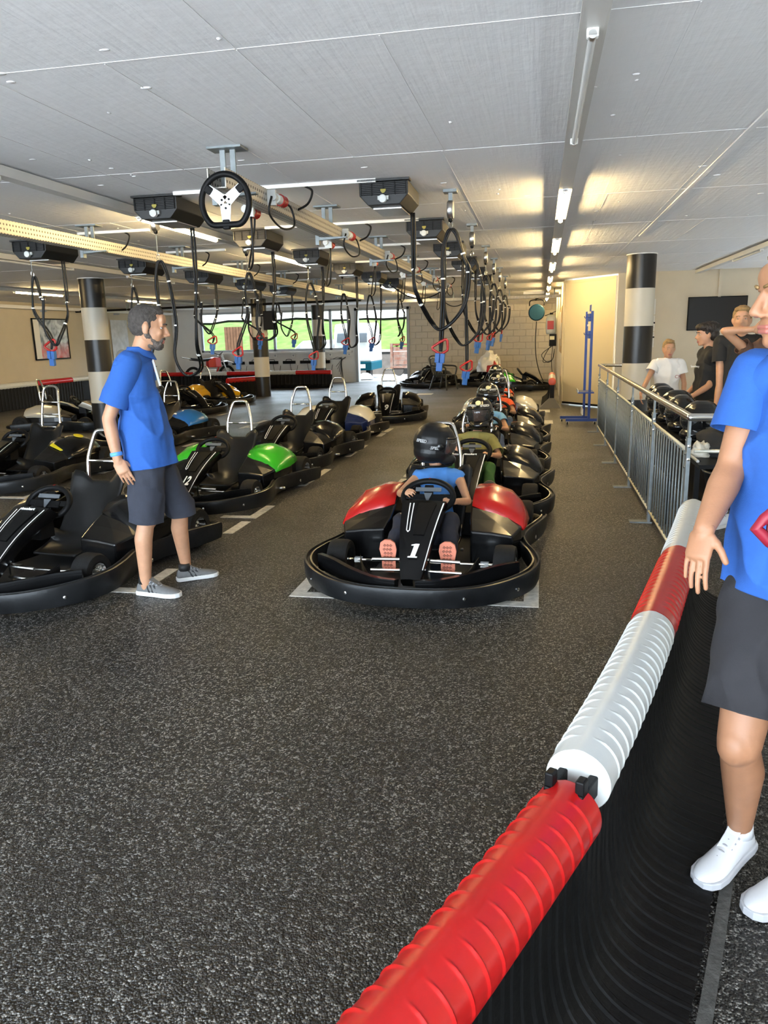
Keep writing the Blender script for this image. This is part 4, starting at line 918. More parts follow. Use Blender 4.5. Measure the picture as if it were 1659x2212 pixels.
obj('engine', MB().box((0,-.02,.42),(.22,.34,.3)), ALU, t, bevel=.03); obj('frame_tubes', MB().tube(spline([(0,-.42,.95),(0,-.3,.5),(0,.1,.25),(0,.35,.4),(0,.3,.8)], 6), .022, 8).tube([(0,.3,.4),(.08,.68,.33)], .025, 8), REDP, t, smooth=True)

# ------------------------------------------------------------------ outside: yard, bank, sweeper, trailer, timber
GRASS = mat('grass_bank', (.016,.031,.006), .9, col2=(.034,.050,.014), ns=2.2, bump=.5, bs=6, spec=.03); YARD = mat('pale_yard', (.32,.31,.30), .8, n=.15, ns=3)
o = struct(obj('ground_yard', MB().box((-6, 42, -.06), (60, 32.3, .1)), YARD))
def bank(u, v):
    x = -34+u*62; y = 31+v*22; z = .3+6.0*(v**.8)+.18*noise.noise(V(x*.5,y*.5,0))
    if .26 < v < .34: z -= .12
    return V(x, y, z)
o = obj('grass_bank', MB().grid(bank, 70, 40), GRASS, smooth=True); tag(o, 'sunlit green grass bank outside behind the window', 'grass'); o['kind'] = 'stuff'
t = thing('retaining_wall', 'pale stone wall at the foot of the grass bank', 'wall', (0, 30.8, 0)); obj('stone_courses', MB().box((-8, 0, .45),(46,.3,.9)), mat('pale_stone', (.04,.038,.036), .8, spec=.05, n=.3, ns=4), t); obj('coping', MB().box((-8,-.02,.93),(46,.4,.08)), YARD, t)
o = struct(obj('ground_path', MB().grid(lambda u, v: bank(u, .27+.07*v)+V(0,0,.14), 70, 4), mat('pale_path', (.06,.06,.055), .8, spec=.05)))
t = thing('wooden_trailer', 'weathered red and white plank trailer outside the doorway', 'trailer', (-4.85, 29.2, 0))
WD = mat('red_white_timber', (.06,.05,.044), .8, col2=(.045,.017,.011), ns=5, bump=.4, spec=.05)
for k in range(4): obj('plank', MB().box((.1, 0, .5+.17*k), (1.75, .04, .155)), WD, t)
obj('top_rail', MB().box((.1,0,1.18),(1.8,.1,.07)), mat('red_timber', (.05,.017,.012), .8, spec=.05, n=.3), t); obj('chassis', MB().box((.1,.2,.34),(1.8,.5,.1)), WD, t)
for x in (-.75, .85): obj('corner_post', MB().box((x,-.03,.75),(.1,.1,.95)), WD, t)
for x in (-.5, .8): obj('wheel', MB().lathe([(.06,-.07),(.2,-.07),(.22,0),(.2,.07),(.06,.07)], (x,.05,.22), roty(pi/2) if False else rotx(pi/2), 18), RUB, t)
obj('earth_load', MB().grid(lambda u,v: V(-.7+1.6*u, .05+.8*v, 1.1+.12*sin(pi*u)+.06*noise.noise(V(u*9,v*5,0))), 12, 8), GRASS, t)
t = thing('sweeper_vehicle', 'white and turquoise road sweeper parked outside the doorway', 'vehicle', (-6.6, 27.75, 0))
obj('cab', MB().loft([[V(x,y,z) for x,z in ((-.75,.62),(.65,.62),(.62,h),(-.72,h))] for y,h in ((-.6,1.5),(-.4,1.95),(.9,2.0),(1.3,1.4))]), WPL, t, bevel=.05); obj('turquoise_base', MB().box((-.05,.2,.47),(1.45,1.9,.3)), mat('turquoise', (.003,.05,.07), .6, spec=.05), t, bevel=.03)
obj('number_plate', MB().box((.3,-.77,.47),(.3,.02,.14)), WHT, t); obj('windscreen', MB().box((-.05,-.56,1.55),(1.1,.06,.5), rotx(rad(-20))), mat('dark_glass', (.08,.09,.1), .1), t)
for s in (-.6, .5): obj('wheel', MB().lathe([(.05,-.08),(.2,-.08),(.22,0),(.2,.08),(.05,.08)], (s,-.35,.22), roty(pi/2), 18), RUB, t)
obj('brush', MB().lathe([(.32,.02),(.2,.18),(.08,.24)], (.45,-.8,0), None, 18), mat('brush_bristle', (.5,.52,.5), .8), t)
for k, (x, w) in enumerate(((-12.0, .75), (-10.95, .75))):
    t = thing('timber_stack', ['upright brown timber pallet at the left of the window', 'upright brown timber pallet right of its twin outside the window'][k], 'pallet', (x, 29.2, 0), group='timber pallets outside')
    for j in range(6): obj('board', MB().box((-w/2+.06+j*w/6, 0, 1.0), (w/6-.015, .05, 2.0)), mat('brown_timber', (.035,.018,.010), .8, spec=.05, n=.35, ns=8), t)
    for z in (.3, 1.0, 1.7): obj('batten', MB().box((0,.05,z),(w,.05,.1)), MATS['brown_timber'], t)
t = thing('parked_car', 'grey parked car half hidden below the window', 'car', (-8.3, 29.0, 0)); 
secs = [[V(x, y, z) for y, z in ((-.8,.3),(.8,.3),(.8,.75),(k,h),(-k,h),(-.8,.75))] for x, k, h in ((-1.9,.7,.7),(-1.2,.68,.85),(-.6,.6,1.4),(.6,.6,1.42),(1.2,.66,.95),(1.9,.7,.72))]
obj('car_body', MB().loft(secs), mat('grey_car_paint', (.04,.045,.05), .3, .3), t, bevel=.05); obj('side_glass', MB().box((0,-.71,1.1),(1.3,.1,.34), rotx(rad(-17))), MATS['dark_glass'], t)
for x in (-1.25, 1.25): obj('wheel', MB().lathe([(.05,-.1),(.28,-.1),(.3,0),(.28,.1),(.05,.1)], (x,-.75,.3), rotx(pi/2), 20), RUB, t)
# ------------------------------------------------------------------ people
def cap(m, a, b, ra, rb, wide=None, wf=1, seg=24):
    a, b = V(a), V(b); d = b-a; L = d.length; t = d/L if L > 1e-6 else V(0,0,1); o = t.orthogonal().normalized(); q = t.cross(o); secs = []
    ring = [(a, ra, k) for k in (-88,-60,-30,0)]+[(b, rb, k) for k in (0,30,60,88)]
    for c, r, k in ring:
        k = rad(k); cc = c+t*r*sin(k); rr = r*cos(k); sec = []
        for j in range(seg):
            off = (o*cos(2*pi*j/seg)+q*sin(2*pi*j/seg))*rr
            if wide is not None:
                w = V(wide).normalized(); off += w*off.dot(w)*(wf-1)
            sec.append(cc+off)
        secs.append(sec)
    m.loft(secs)
def ell(m, c, r, R=None, seg=16):
    secs = []
    for k in range(1, 10):
        ph = pi*k/10; secs.append([V(c)+(R @ V(r[0]*sin(ph)*cos(2*pi*j/seg), r[1]*sin(ph)*sin(2*pi*j/seg), -r[2]*cos(ph)) if R is not None else V(r[0]*sin(ph)*cos(2*pi*j/seg), r[1]*sin(ph)*sin(2*pi*j/seg), -r[2]*cos(ph))) for j in range(seg)])
    m.loft(secs)
def blob(m, vox, sm=3, wr=0, wscale=9, cuts=(), seed=0, drop=None):
    me = m.mesh('tmp'); o = bpy.data.objects.new('tmp', me); COL.objects.link(o)
    q = o.modifiers.new('r', 'REMESH'); q.mode = 'VOXEL'; q.voxel_size = vox
    if sm: q = o.modifiers.new('s', 'SMOOTH'); q.iterations = sm; q.factor = .6
    dg = bpy.context.evaluated_depsgraph_get(); out = bpy.data.meshes.new_from_object(o.evaluated_get(dg))
    bpy.data.objects.remove(o); bpy.data.meshes.remove(me)
    if cuts or wr or drop:
        bm = bmesh.new(); bm.from_mesh(out)
        for co, no, c, r in cuts:
            fs = [f for f in bm.faces if (f.calc_center_median()-V(c)).length < r]
            g = set(fs); 
            for f in fs: g.update(f.edges); g.update(f.verts)
            bmesh.ops.bisect_plane(bm, geom=list(g), plane_co=V(co), plane_no=V(no), clear_outer=True)
        if drop: bmesh.ops.delete(bm, geom=[f for f in bm.faces if drop(f.calc_center_median())], context='FACES')
        if wr:
            bm.normal_update()
            for v in bm.verts:
                p = v.co; n_ = noise.noise(V(p.x*wscale, p.y*wscale, p.z*wscale*.55)+V(seed,0,0)); n2 = noise.noise(V(p.x*wscale*2.3, p.y*wscale*2.3, p.z*wscale*1.6)+V(0,seed,0))
                v.co = p+v.normal*wr*((1-abs(n_))**4*1.2-.45+.35*n2)
        bm.to_mesh(out); bm.free()
    for p in out.polygons: p.use_smooth = True
    return out
def hand_prims(m, wr, d, n, s, curl, right, spread=1.0, thumb=0.0):
    wr, d = V(wr), V(d).normalized(); n = V(n); n = (n-d*n.dot(d)).normalized(); t = d.cross(n)*(1 if right else -1)
    cap(m, wr-d*.0*s, wr+d*.02*s, .022*s, .021*s, t, 1.35); cap(m, wr+d*.02*s, wr+d*.075*s, .0165*s, .0165*s, t, 2.35)
    for off, L, r in ((.0295,.078,.0083),(.0100,.087,.0086),(-.0098,.081,.0083),(-.0288,.062,.0073)):
        p = wr+d*(.085-abs(off-.01)*.25)*s+t*off*s; dd = (d+t*off*2.2*spread).normalized(); ax = dd.cross(n).normalized()
        c = curl
        for k, f in enumerate((.45,.30,.25)):
            c2 = c*(.8 if k == 0 else 1.0); dd = (Matrix.Rotation(c2, 3, ax) @ dd).normalized(); e = p+dd*L*f*s; cap(m, p, e, r*s*(1-.08*k), r*s*(.92-.08*k), seg=10); p = e
    p = wr+d*.022*s+t*.028*s; dd = (d*.62+t*(.72-thumb)+n*(.28+thumb*.5)).normalized()
    cap(m, wr+d*.02*s+t*.012*s, p+dd*.02*s, .0165*s, .0135*s, seg=10)
    for L, r in ((.042,.0115),(.030,.0100)):
        e = p+dd*L*s; cap(m, p, e, r*s, r*.88*s, seg=10); p = e; dd = (dd+d*.35).normalized()
def head_frame(c, f, up=(0,0,1)):
    f = V(f).normalized(); x = f.cross(V(up)).normalized(); u = x.cross(f); R = Matrix((x, f, u)).transposed(); c = V(c)
    return lambda x_, y_, z_: c+R @ V(x_, y_, z_), R
def head_prims(m, fr, R, s, ears=True):
    def E(c, r): ell(m, fr(*[k*s for k in c]), [k*s for k in r], R)
    def C(a, b, ra, rb): cap(m, fr(*[k*s for k in a]), fr(*[k*s for k in b]), ra*s, rb*s, seg=12)
    E((0,-.012,.032),(.076,.097,.088)); E((0,.028,-.03),(.064,.066,.085)); E((0,.070,-.097),(.024,.022,.020)); E((0,.075,.05),(.055,.022,.035))
    for q in (-1, 1):
        C((q*.054,-.005,-.055),(q*.02,.062,-.098),.017,.016); E((q*.036,.066,-.022),(.022,.022,.024)); C((q*.014,.092,.024),(q*.042,.082,.022),.0075,.0065); E((q*.013,.103,-.036),(.0085,.010,.0075))
        if ears: E((q*.080,-.004,-.008),(.010,.020,.033)); E((q*.080,.006,-.028),(.008,.010,.012))
    C((0,.090,.020),(0,.116,-.028),.0085,.0125); C((-.016,.089,-.0625),(.016,.089,-.0625),.0075,.0075); C((-.015,.088,-.074),(.015,.088,-.074),.0075,.0075)
def shoe(parent, name, heel, toe, s, up_m, so_m, stripes=None, tilt=0, collar=True, sock=None):
    heel, toe = V(heel), V(toe); d = toe-heel; L = d.length; yw = math.atan2(d.y, d.x)-pi/2; pitch = math.asin(max(-1, min(1, d.z/L)))
    g = bpy.data.objects.new(name, None); 
    st = [(0,.020,.050),(.04,.031,.078),(.14,.036,.094),(.30,.037,.086),(.42,.039,.080),(.55,.043,.066),(.72,.048,.054),(.86,.045,.046),(.95,.032,.038),(1,.012,.028)]
    k = L/.28
    def sec(t, w, h):
        return [V(w*k*cos(a)*(1.0), t*L, .014+max(0,(h-.014)*k)*max(0, sin(a))**.75) for a in [pi*j/12 for j in range(13)]]
    up = MB().loft([sec(*q) for q in st]); o = obj(name, up, up_m, parent, heel, (pitch, 0, yw), smooth=True, sub=1)
    out = []
    for t, w, h in st: out.append((w*k*1.06+.002, t*L*1.02-.003))
    poly = out+[(-x, y) for x, y in reversed(out)]
    obj('sole', MB().prism(poly, .026*k), so_m, o, (0,0,0), bevel=.004)
    lc = MB()
    for j in range(5):
        y = L*(.34+.075*j); h = .014+(.086-.07*(j/5)**1.1*.6-.014)*k; lc.tube([(-.022*k,y,h-.006),(0,y+.004,h+.003),(.022*k,y,h-.006)], .003*k, 6)
    obj('laces', lc, mat('grey_laces', (.38,.38,.41), .7), o, smooth=True)
    obj('tongue', MB().loft([[V(-.022*k,y*L,z*k),V(.022*k,y*L,z*k),V(.02*k,y*L-.006,z*k+.008),V(-.02*k,y*L-.006,z*k+.008)] for y, z in ((.55,.062),(.4,.085),(.28,.112))]), up_m, o, bevel=.003)
    if stripes:
        for sd in (-1, 1):
            for j in range(3):
                y = L*(.34+.085*j); obj('stripe', MB().hexa([V(sd*.0405*k,y,.022*k),V(sd*.0425*k,y+.012,.022*k),V(sd*.030*k,y-.012,.068*k),V(sd*.0285*k,y-.024,.068*k),V(sd*.0365*k,y,.022*k),V(sd*.0385*k,y+.012,.022*k),V(sd*.026*k,y-.012,.066*k),V(sd*.0245*k,y-.024,.066*k)]), stripes, o)
    if sock: obj('sock', MB().lathe([(.040*k,.07*k),(.037*k,.115*k),(.03*k,.116*k)], (0,.055*k,0), None, 14), sock, o, smooth=True)
    return o
def person(label, base, J, s=1, skin=SKIN, hair=None, shirt=None, bottom=None, shoes=None, hands=None, vox=.008, helmet=None, w=1.0, belly=0, group=None, beard=None, face=True, hvox=.0035, sleeve=.55, hem=None, legs_to=.45, tight=0, neckcut=0, eyes=True, collar=None, cw=1.0):
    B = V(base); P = thing('person', label, 'person', base, group=group)
    g = lambda k: V(J[k])-B
    pel, chest, neck, head = g('pelvis'), g('chest'), g('neck'), g('head')
    shR, shL = g('shR'), g('shL'); Rv = (shR-shL).normalized(); up = (neck-pel).normalized(); bel = pel.lerp(chest, .5)
    Fv = up.cross(Rv).normalized()
    fr, HR = head_frame(head, J['hf'])
    hs = J.get('hs', s)
    m = MB(); W_ = s*w
    def torso(m, e, hemp=None):
        cap(m, pel, bel, .118*W_+e, (.112+belly)*W_+e, Rv, 1.22); cap(m, bel, chest, (.112+belly)*W_+e, .118*W_+e, Rv, 1.28)
        cap(m, chest, chest.lerp(neck, .55), .115*W_+e, .085*W_+e, Rv, 1.45)
        cap(m, shR.lerp(shL, .02), shL.lerp(shR, .02), .058*W_+e, .058*W_+e)
        for q in (shR, shL): cap(m, neck-up*.02*s, q, .055*s+e*.8, .052*W_+e)
    torso(m, 0)
    cap(m, neck-up*.03*s, fr(0, -.015*hs, -.07*hs), .058*s*(.5+.5*w), .052*hs)
    for q in 'RL':
        sh, el, wr, hip, kn, an = g('sh'+q), g('el'+q), g('wr'+q), g('hip'+q), g('kn'+q), g('an'+q)
        cap(m, sh, sh.lerp(el, .45), .054*W_, .047*W_); cap(m, sh.lerp(el, .4), el, .047*W_, .038*W_); cap(m, el, el.lerp(wr, .3), .039*W_, .041*W_); cap(m, el.lerp(wr, .3), wr, .041*W_, .026*s)
        cap(m, hip, kn, .088*W_, .056*W_); ell(m, kn+ (V(J['kf'+q]) if 'kf'+q in J else Fv)*.018*s, (.046*s,.046*s,.055*s)); mid = kn.lerp(an, .32)+(V(0,0,0)-(V(J['kf'+q]) if 'kf'+q in J else Fv))*.016*s
        cap(m, kn, mid, .050*W_, .056*W_); cap(m, mid, an, .056*W_, .034*s); cap(m, an, an-V(0,0,.05*s), .034*s, .03*s)
    head_prims(m, fr, HR, hs, ears=helmet is None)
    body = blob(m, vox, 3)
    if hands:
        bm = bmesh.new(); bm.from_mesh(body)
        for q in hands:
            d, n, curl = hands[q][:3]; hm = MB(); el, wr = g('el'+q), g('wr'+q); hand_prims(hm, wr, d, n, s*(.96), curl, q == 'R', *hands[q][3:])
            t_ = blob(hm, hvox, 2); bm.from_mesh(t_); bpy.data.meshes.remove(t_)
        bm.to_mesh(body); bm.free()
        for p in body.polygons: p.use_smooth = True
    obj('body', body, skin, P)
    if eyes and face:
        for q in (-1, 1):
            e = obj('eye', MB().lathe([(.001,-.009),(.0065,-.006),(.009,0),(.0065,.006),(.001,.009)], (0,0,0), None, 12), EYEW, P, fr(q*.031*hs, .0765*hs, .006*hs), smooth=True); e.rotation_euler = (HR @ rotx(-pi/2)).to_euler(); e.scale = (hs*1.15, hs*.8, hs)
            obj('iris', MB().lathe([(.0046,.0065),(.0042,.0095),(.001,.010)], (0,0,0), None, 10), IRIS, e)
            if hair: obj('eyebrow', MB().tube([fr(q*.014*hs,.1005*hs,.028*hs), fr(q*.03*hs,.098*hs,.032*hs), fr(q*.047*hs,.086*hs,.027*hs)], .0038*hs, 6), hair[0], P, smooth=True)
        lm = MB(); cap(lm, fr(-.017*hs,.0915*hs,-.0635*hs), fr(.017*hs,.0915*hs,-.0635*hs), .0062*hs, .0062*hs, seg=8); cap(lm, fr(-.015*hs,.0905*hs,-.0735*hs), fr(.015*hs,.0905*hs,-.0735*hs), .0066*hs, .0066*hs, seg=8); obj('lips', lm, LIP, P, smooth=True)
    if hair and helmet is None:
        hm = MB(); style = hair[1]
        def E(c, r): ell(hm, fr(*[k*hs for k in c]), [k*hs for k in r], HR)
        if style == 'fade': E((0,-.019,.046),(.0785,.0945,.080)); E((0,-.03,.015),(.0765,.082,.080)); E((0,.018,.094),(.055,.065,.030))
        else: E((0,-.022,.050),(.081,.099,.082)); E((0,-.05,.01),(.079,.070,.085))
        for q in (-1, 1): E((q*.062,-.012,.025),(.0155 if style == 'fade' else .020,.042,.05)); 
        if style == 'mop': E((0,.03,.085),(.085,.085,.05)); E((0,.07,.07),(.07,.035,.03)); E((0,-.03,.07),(.098,.112,.075)); E((0,-.06,.0),(.09,.07,.07))
        if style == 'tuft': E((0,.045,.105),(.06,.05,.025)); E((.02,.0,.118),(.03,.03,.02))
        if style == 'long':
            E((0,-.07,-.03),(.075,.05,.09)); 
            for q in (-1, 1): E((q*.058,.035,.075),(.04,.055,.035))
        if style == 'tied': E((0,-.105,-.01),(.035,.04,.045)); E((0,.03,.09),(.07,.06,.03))
        obj('hair', blob(hm, .006, 2, .004, 40), hair[0], P)
    if beard:
        hm = MB()
        def E(c, r): ell(hm, fr(*[k*hs for k in c]), [k*hs for k in r], HR)
        E((0,.066,-.092),(.034,.030,.030)); E((0,.030,-.095),(.045,.04,.025)); E((0,.092,-.053),(.024,.010,.008))
        for q in (-1, 1): cap(hm, fr(q*.060*hs,-.002,-.03*hs), fr(q*.024*hs,.066*hs,-.092*hs), .0135*hs, .021*hs); cap(hm, fr(q*.070*hs,.004,.01*hs), fr(q*.058*hs,.004*hs,-.05*hs), .009*hs, .015*hs); cap(hm, fr(q*.022*hs,.086*hs,-.056*hs), fr(q*.03*hs,.072*hs,-.085*hs), .009*hs, .014*hs)
        obj('beard', blob(hm, .0045, 2, .003, 60), beard, P)
    if helmet is not None: make_helmet(P, fr, HR, hs, helmet)
    if shirt:
        m = MB(); e = .016*s+tight; torso(m, e); hp = V(J['hem'])-B if 'hem' in J else pel
        hd = (bel-hp).normalized(); cap(m, bel, hp-hd*.10, (.125+belly)*W_*cw+e, .142*W_*cw+e, Rv, 1.27)
        cuts = [(hp, -hd, hp, .34)]; sleeves = []
        for q in 'RL':
            sh, el = g('sh'+q), g('el'+q); en = sh.lerp(el, sleeve); ad = (el-sh).normalized()
            if sleeve > 0:
                sv = MB(); cap(sv, sh-ad*.01, en+ad*.07*s, .064*W_+e*.8, (.056+.016*cw)*W_+e*.9); sleeves.append(blob(sv, max(.007, vox*.9), 2, .005*s, 8, [(en, ad, en, 9)], seed=base[0]*3+1)); cap(m, sh, sh+ad*.05*s, .064*W_+e*.7, .05*W_+e*.6)
            else:
                a2 = sh+ (sh-neck).normalized()*.035*s; cuts.append((a2, (sh-neck).normalized(), a2+(sh-neck)*.2, .12*s))
        nt = neck+up*(.012*s+neckcut)+Fv*.0; cuts.append((nt, (up-Fv*.25).normalized(), nt+up*.05*s, .13*s))
        sm_ = blob(m, max(.007, vox*.9), 6, .016*s, 7.5, cuts, seed=base[0]*3)
        if sleeves:
            bm = bmesh.new(); bm.from_mesh(sm_)
            for q in sleeves: bm.from_mesh(q); bpy.data.meshes.remove(q)
            bm.to_mesh(sm_); bm.free()
            for p_ in sm_.polygons: p_.use_smooth = True
        o = obj('shirt', sm_, shirt, P, solid=.004)
        if collar: collar(P, neck, up, Rv, Fv, s)
    if bottom:
        m = MB(); e = .014*s; cap(m, pel.lerp(bel, .35), pel-up*.06*s, .116*W_+e*.6, .122*W_+e, Rv, 1.23); cuts = [(pel.lerp(bel, .35), up, pel.lerp(bel, .5), .3)]
        for q in 'RL':
            hip, kn, an = g('hip'+q), g('kn'+q), g('an'+q)
            if legs_to <= 1:
                en = hip.lerp(kn, legs_to); ad = (kn-hip).normalized(); cap(m, hip, en+ad*.06*s, .098*W_+e, .086*W_+e); cuts.append((en, ad, en+ad*.05*s, .135*s))
            elif legs_to < 1.6:
                en = kn.lerp(an, legs_to-1); ad = (an-kn).normalized(); cap(m, hip, kn, .098*W_+e, .085*W_+e); cap(m, kn, en+ad*.07*s, .085*W_+e, .088*W_+e); cuts.append((en, ad, en+ad*.06*s, .15*s))
            else:
                cap(m, hip, kn, .095*W_+e, .068*W_+e); cap(m, kn, an+(kn-an).normalized()*.02, .066*W_+e, .050*W_+e)
        obj('shorts' if legs_to < 1.6 else 'trousers', blob(m, max(.007, vox*.9), 5, .014*s, 8, cuts, seed=base[1]*5), bottom, P, solid=.004)
    if shoes:
        for q in 'RL':
            shoe(P, 'shoe', g('heel'+q), g('toe'+q), s, *shoes)
    return P
# helmets
HBLK = mat('helmet_black', (.006,.006,.006), .2, coat=.15); HMAT = mat('helmet_satin', (.008,.008,.0082), .36, spec=.35); VIS = mat('smoked_visor', (.05,.05,.05), .05, alpha=.45, coat=.6); VISD = mat('dark_visor', (.012,.012,.012), .06, coat=.6)
EMB = mat('cream_emblem', (.75,.70,.40), .4); SILV = mat('silver_print', (.45,.45,.45), .4)
SPEED = text_mesh('SPEED', .03, shear=.2, xs=1.1, bold=.001)
def make_helmet(P, fr, R, s, opt):
    m = MB(); s2 = max(s, .9)*1.12
    def E(c, r): ell(m, fr(*[k*s2 for k in c]), [k*s2 for k in r], R, 22)
    E((0,-.012,.030),(.127,.152,.140)); E((0,-.02,-.04),(.122,.135,.10)); E((0,.055,-.085),(.095,.095,.055))
    c0 = fr(0,0,.0); Ri = R.transposed()
    def loc(p): return Ri @ (p-c0)/s2
    def drop(p):
        q = loc(p); az = abs(math.atan2(q.x, q.y)); 
        return (az < 1.12 and -.045 < q.z < .062 and q.y > 0) or (q.z < -.105 and q.x**2+(q.y*.8)**2 < .0075)
    sh = obj('helmet', blob(m, .007, 3, drop=drop if opt.get('open', True) else None), opt.get('m', HBLK), P, solid=.012)
    def pt(az, z, k=1.0):
        # point on the shell at azimuth az (0 front), height z
        zz = (z-.030)/.140; rr = sqrt(max(.02, 1-zz*zz)); q = V(.127*sin(az), .152*cos(az), 0)*rr*k+V(0,-.012,z)
        return fr(*(q*s2))
    vs = obj('visor', MB().grid(lambda u,v: pt(-1.18+2.36*u, -.050+.118*v, 1.025+.01*sin(pi*v)), 24, 8), opt.get('v', VIS), sh, solid=.003, smooth=True)
    obj('visor_edge', MB().tube([pt(-1.18+2.36*k/20, .070, 1.035) for k in range(21)], .005, 6), HBLK, sh, smooth=True); obj('visor_edge', MB().tube([pt(-1.18+2.36*k/20, -.053, 1.035) for k in range(21)], .005, 6), HBLK, sh, smooth=True)
    for q in (-1, 1): obj('visor_pivot', MB().lathe([(.022,-.004),(.022,.004),(.012,.007)], fr(q*.128*s2, .01*s2, .01*s2), R @ roty(q*pi/2), 16), HBLK, sh, smooth='auto')
    obj('base_rim', MB().tube([fr(.118*cos(a)*s2, (-.015+.14*sin(a))*s2, (-.128+.012*sin(a))*s2) for a in [2*pi*k/30 for k in range(30)]], .008, 6, closed=True), BLKM, sh, smooth=True)
    # emblem and lettering on the brow and sides
    def decal(me, az, z, mt, roll=0):
        n = (pt(az, z, 1.05)-pt(az, z, 1.0)).normalized(); up = (pt(az, z+.01)-pt(az, z-.01)).normalized(); x = up.cross(n).normalized(); n = x.cross(up)
        o = obj('emblem' if mt is EMB else 'lettering', me, mt, sh); o.matrix_local = Matrix.Translation(pt(az, z, 1.012)) @ Matrix((x, up, n)).transposed().to_4x4()
    if opt.get('emblem', True):
        decal(MB().lathe([(.026,-.012),(.026,.0035)], seg=20).mesh('emblem'), 0, .125, EMB)
        for az in (-.55, .55): decal(SPEED, az, .10, SILV)
    for az in (2.35, -2.2): decal(SPEED, az, .04, SILV)
    decal(SPEED, 1.6, .0, SILV)
BLUEP = mat('blue_polo_cotton', (.022,.105,.40), .88, n=.08, ns=60, bump=.1, bs=300); NAVY = mat('navy_shorts_cotton', (.030,.034,.050), .85, n=.15, ns=30, bump=.15, bs=200)
CHAR = mat('charcoal_sport_fabric', (.018,.017,.020), .85, n=.1, ns=30, bump=.1, bs=250); DHAIR = mat('dark_grey_hair', (.035,.029,.024), .8, col2=(.075,.064,.056), ns=60, bump=.6, bs=160)
BRD = mat('grizzled_beard', (.055,.042,.034), .8, col2=(.16,.13,.11), ns=90, bump=.6, bs=220); BLOND = mat('dark_blond_hair', (.33,.20,.075), .6, n=.3, ns=50, bump=.5, bs=120); BRN = mat('dark_brown_hair', (.022,.014,.009), .5, n=.3, ns=40, bump=.5, bs=120); LBLOND = mat('light_blond_hair', (.48,.31,.12), .6, n=.3, ns=50, bump=.5, bs=120)
GREYC = mat('grey_canvas', (.15,.15,.148), .8, n=.12, ns=60); WSOLE = mat('white_rubber_sole', (.72,.72,.70), .5); WSHOE = mat('white_leather', (.74,.75,.77), .5, n=.06, ns=14); BSTR = mat('black_stripe', (.012,.012,.012), .6)
BAND = mat('light_blue_band', (.12,.38,.85), .4)
# --- man in blue polo shirt, left
def polo_collar(P, neck, up, Rv, Fv, s):
    def f(u, v):
        a = -pi*.92+u*pi*1.84; r = .070+.020*v; d = (-Fv*cos(a)+Rv*sin(a)); return neck+up*(.040-.045*v-.035*max(0, -cos(a))*1.0)*s+d*r*s+Fv*.012*s
    obj('collar', MB().grid(f, 28, 4), BLUEP, P, solid=.006, smooth=True)
    obj('placket', MB().loft([[neck+Fv*(.066+.030*t)*s-up*(.02+.17*t)*s+Rv*x*s+Fv*y*s for x, y in ((-.016,0),(.016,0),(.016,.012),(-.016,.012))] for t in (0,.3,.6,1)]), WHT, P)
    for t in (.35, .75): obj('button', MB().lathe([(.006,0),(.006,.004)], neck+Fv*(.079+.030*t)*s-up*(.02+.17*t)*s, None, 8), BSTR, P)
J = dict(pelvis=(-2.275,4.12,.90), chest=(-2.31,4.10,1.22), neck=(-2.275,4.10,1.445), head=(-2.20,4.10,1.59), hf=(.92,.36,-.16),
 shR=(-2.270,3.965,1.385), shL=(-2.41,4.235,1.385), elR=(-2.395,3.915,1.09), elL=(-2.44,4.31,1.10), wrR=(-2.355,3.90,.855), wrL=(-2.38,4.35,.88),
 hipR=(-2.25,4.045,.86), hipL=(-2.31,4.20,.86), knR=(-2.285,4.03,.475), knL=(-2.185,4.27,.48), anR=(-2.33,4.03,.10), anL=(-2.225,4.36,.10),
 heelR=(-2.395,4.045,.002), toeR=(-2.105,4.02,.002), heelL=(-2.265,4.30,.002), toeL=(-2.055,4.465,.002), hem=(-2.265,4.11,.79), kfR=(.88,.47,0), kfL=(.88,.47,0))
man = person('man in blue polo shirt and navy shorts standing beside the left kart row', (-2.25,4.15,0), J, 1.0, SKIN, (DHAIR,'fade'), BLUEP, NAVY, (GREYC, WSOLE, BSTR, 0, True, BSTR), {'R': ((.40,.0,-.9),(-.45,.9,.1),.25,.6,.4), 'L': ((.3,0,-.95),(.2,-1,0),.25)}, .006, beard=BRD, sleeve=.74, legs_to=1.02, w=.95, belly=.0, collar=polo_collar, cw=1.04)
b0 = V(-2.25,4.15,0); w0, w1 = V(J['wrR'])-b0, V(J['elR'])-b0; ax = (w1-w0).normalized()
o = obj('wristband', MB().lathe([(.034,-.011),(.036,0),(.034,.011)], (0,0,0), None, 20), BAND, man, w0+ax*.035, smooth=True); o.rotation_euler = ax.to_track_quat('Z','Y').to_euler(); o.scale = (1,.92,1)
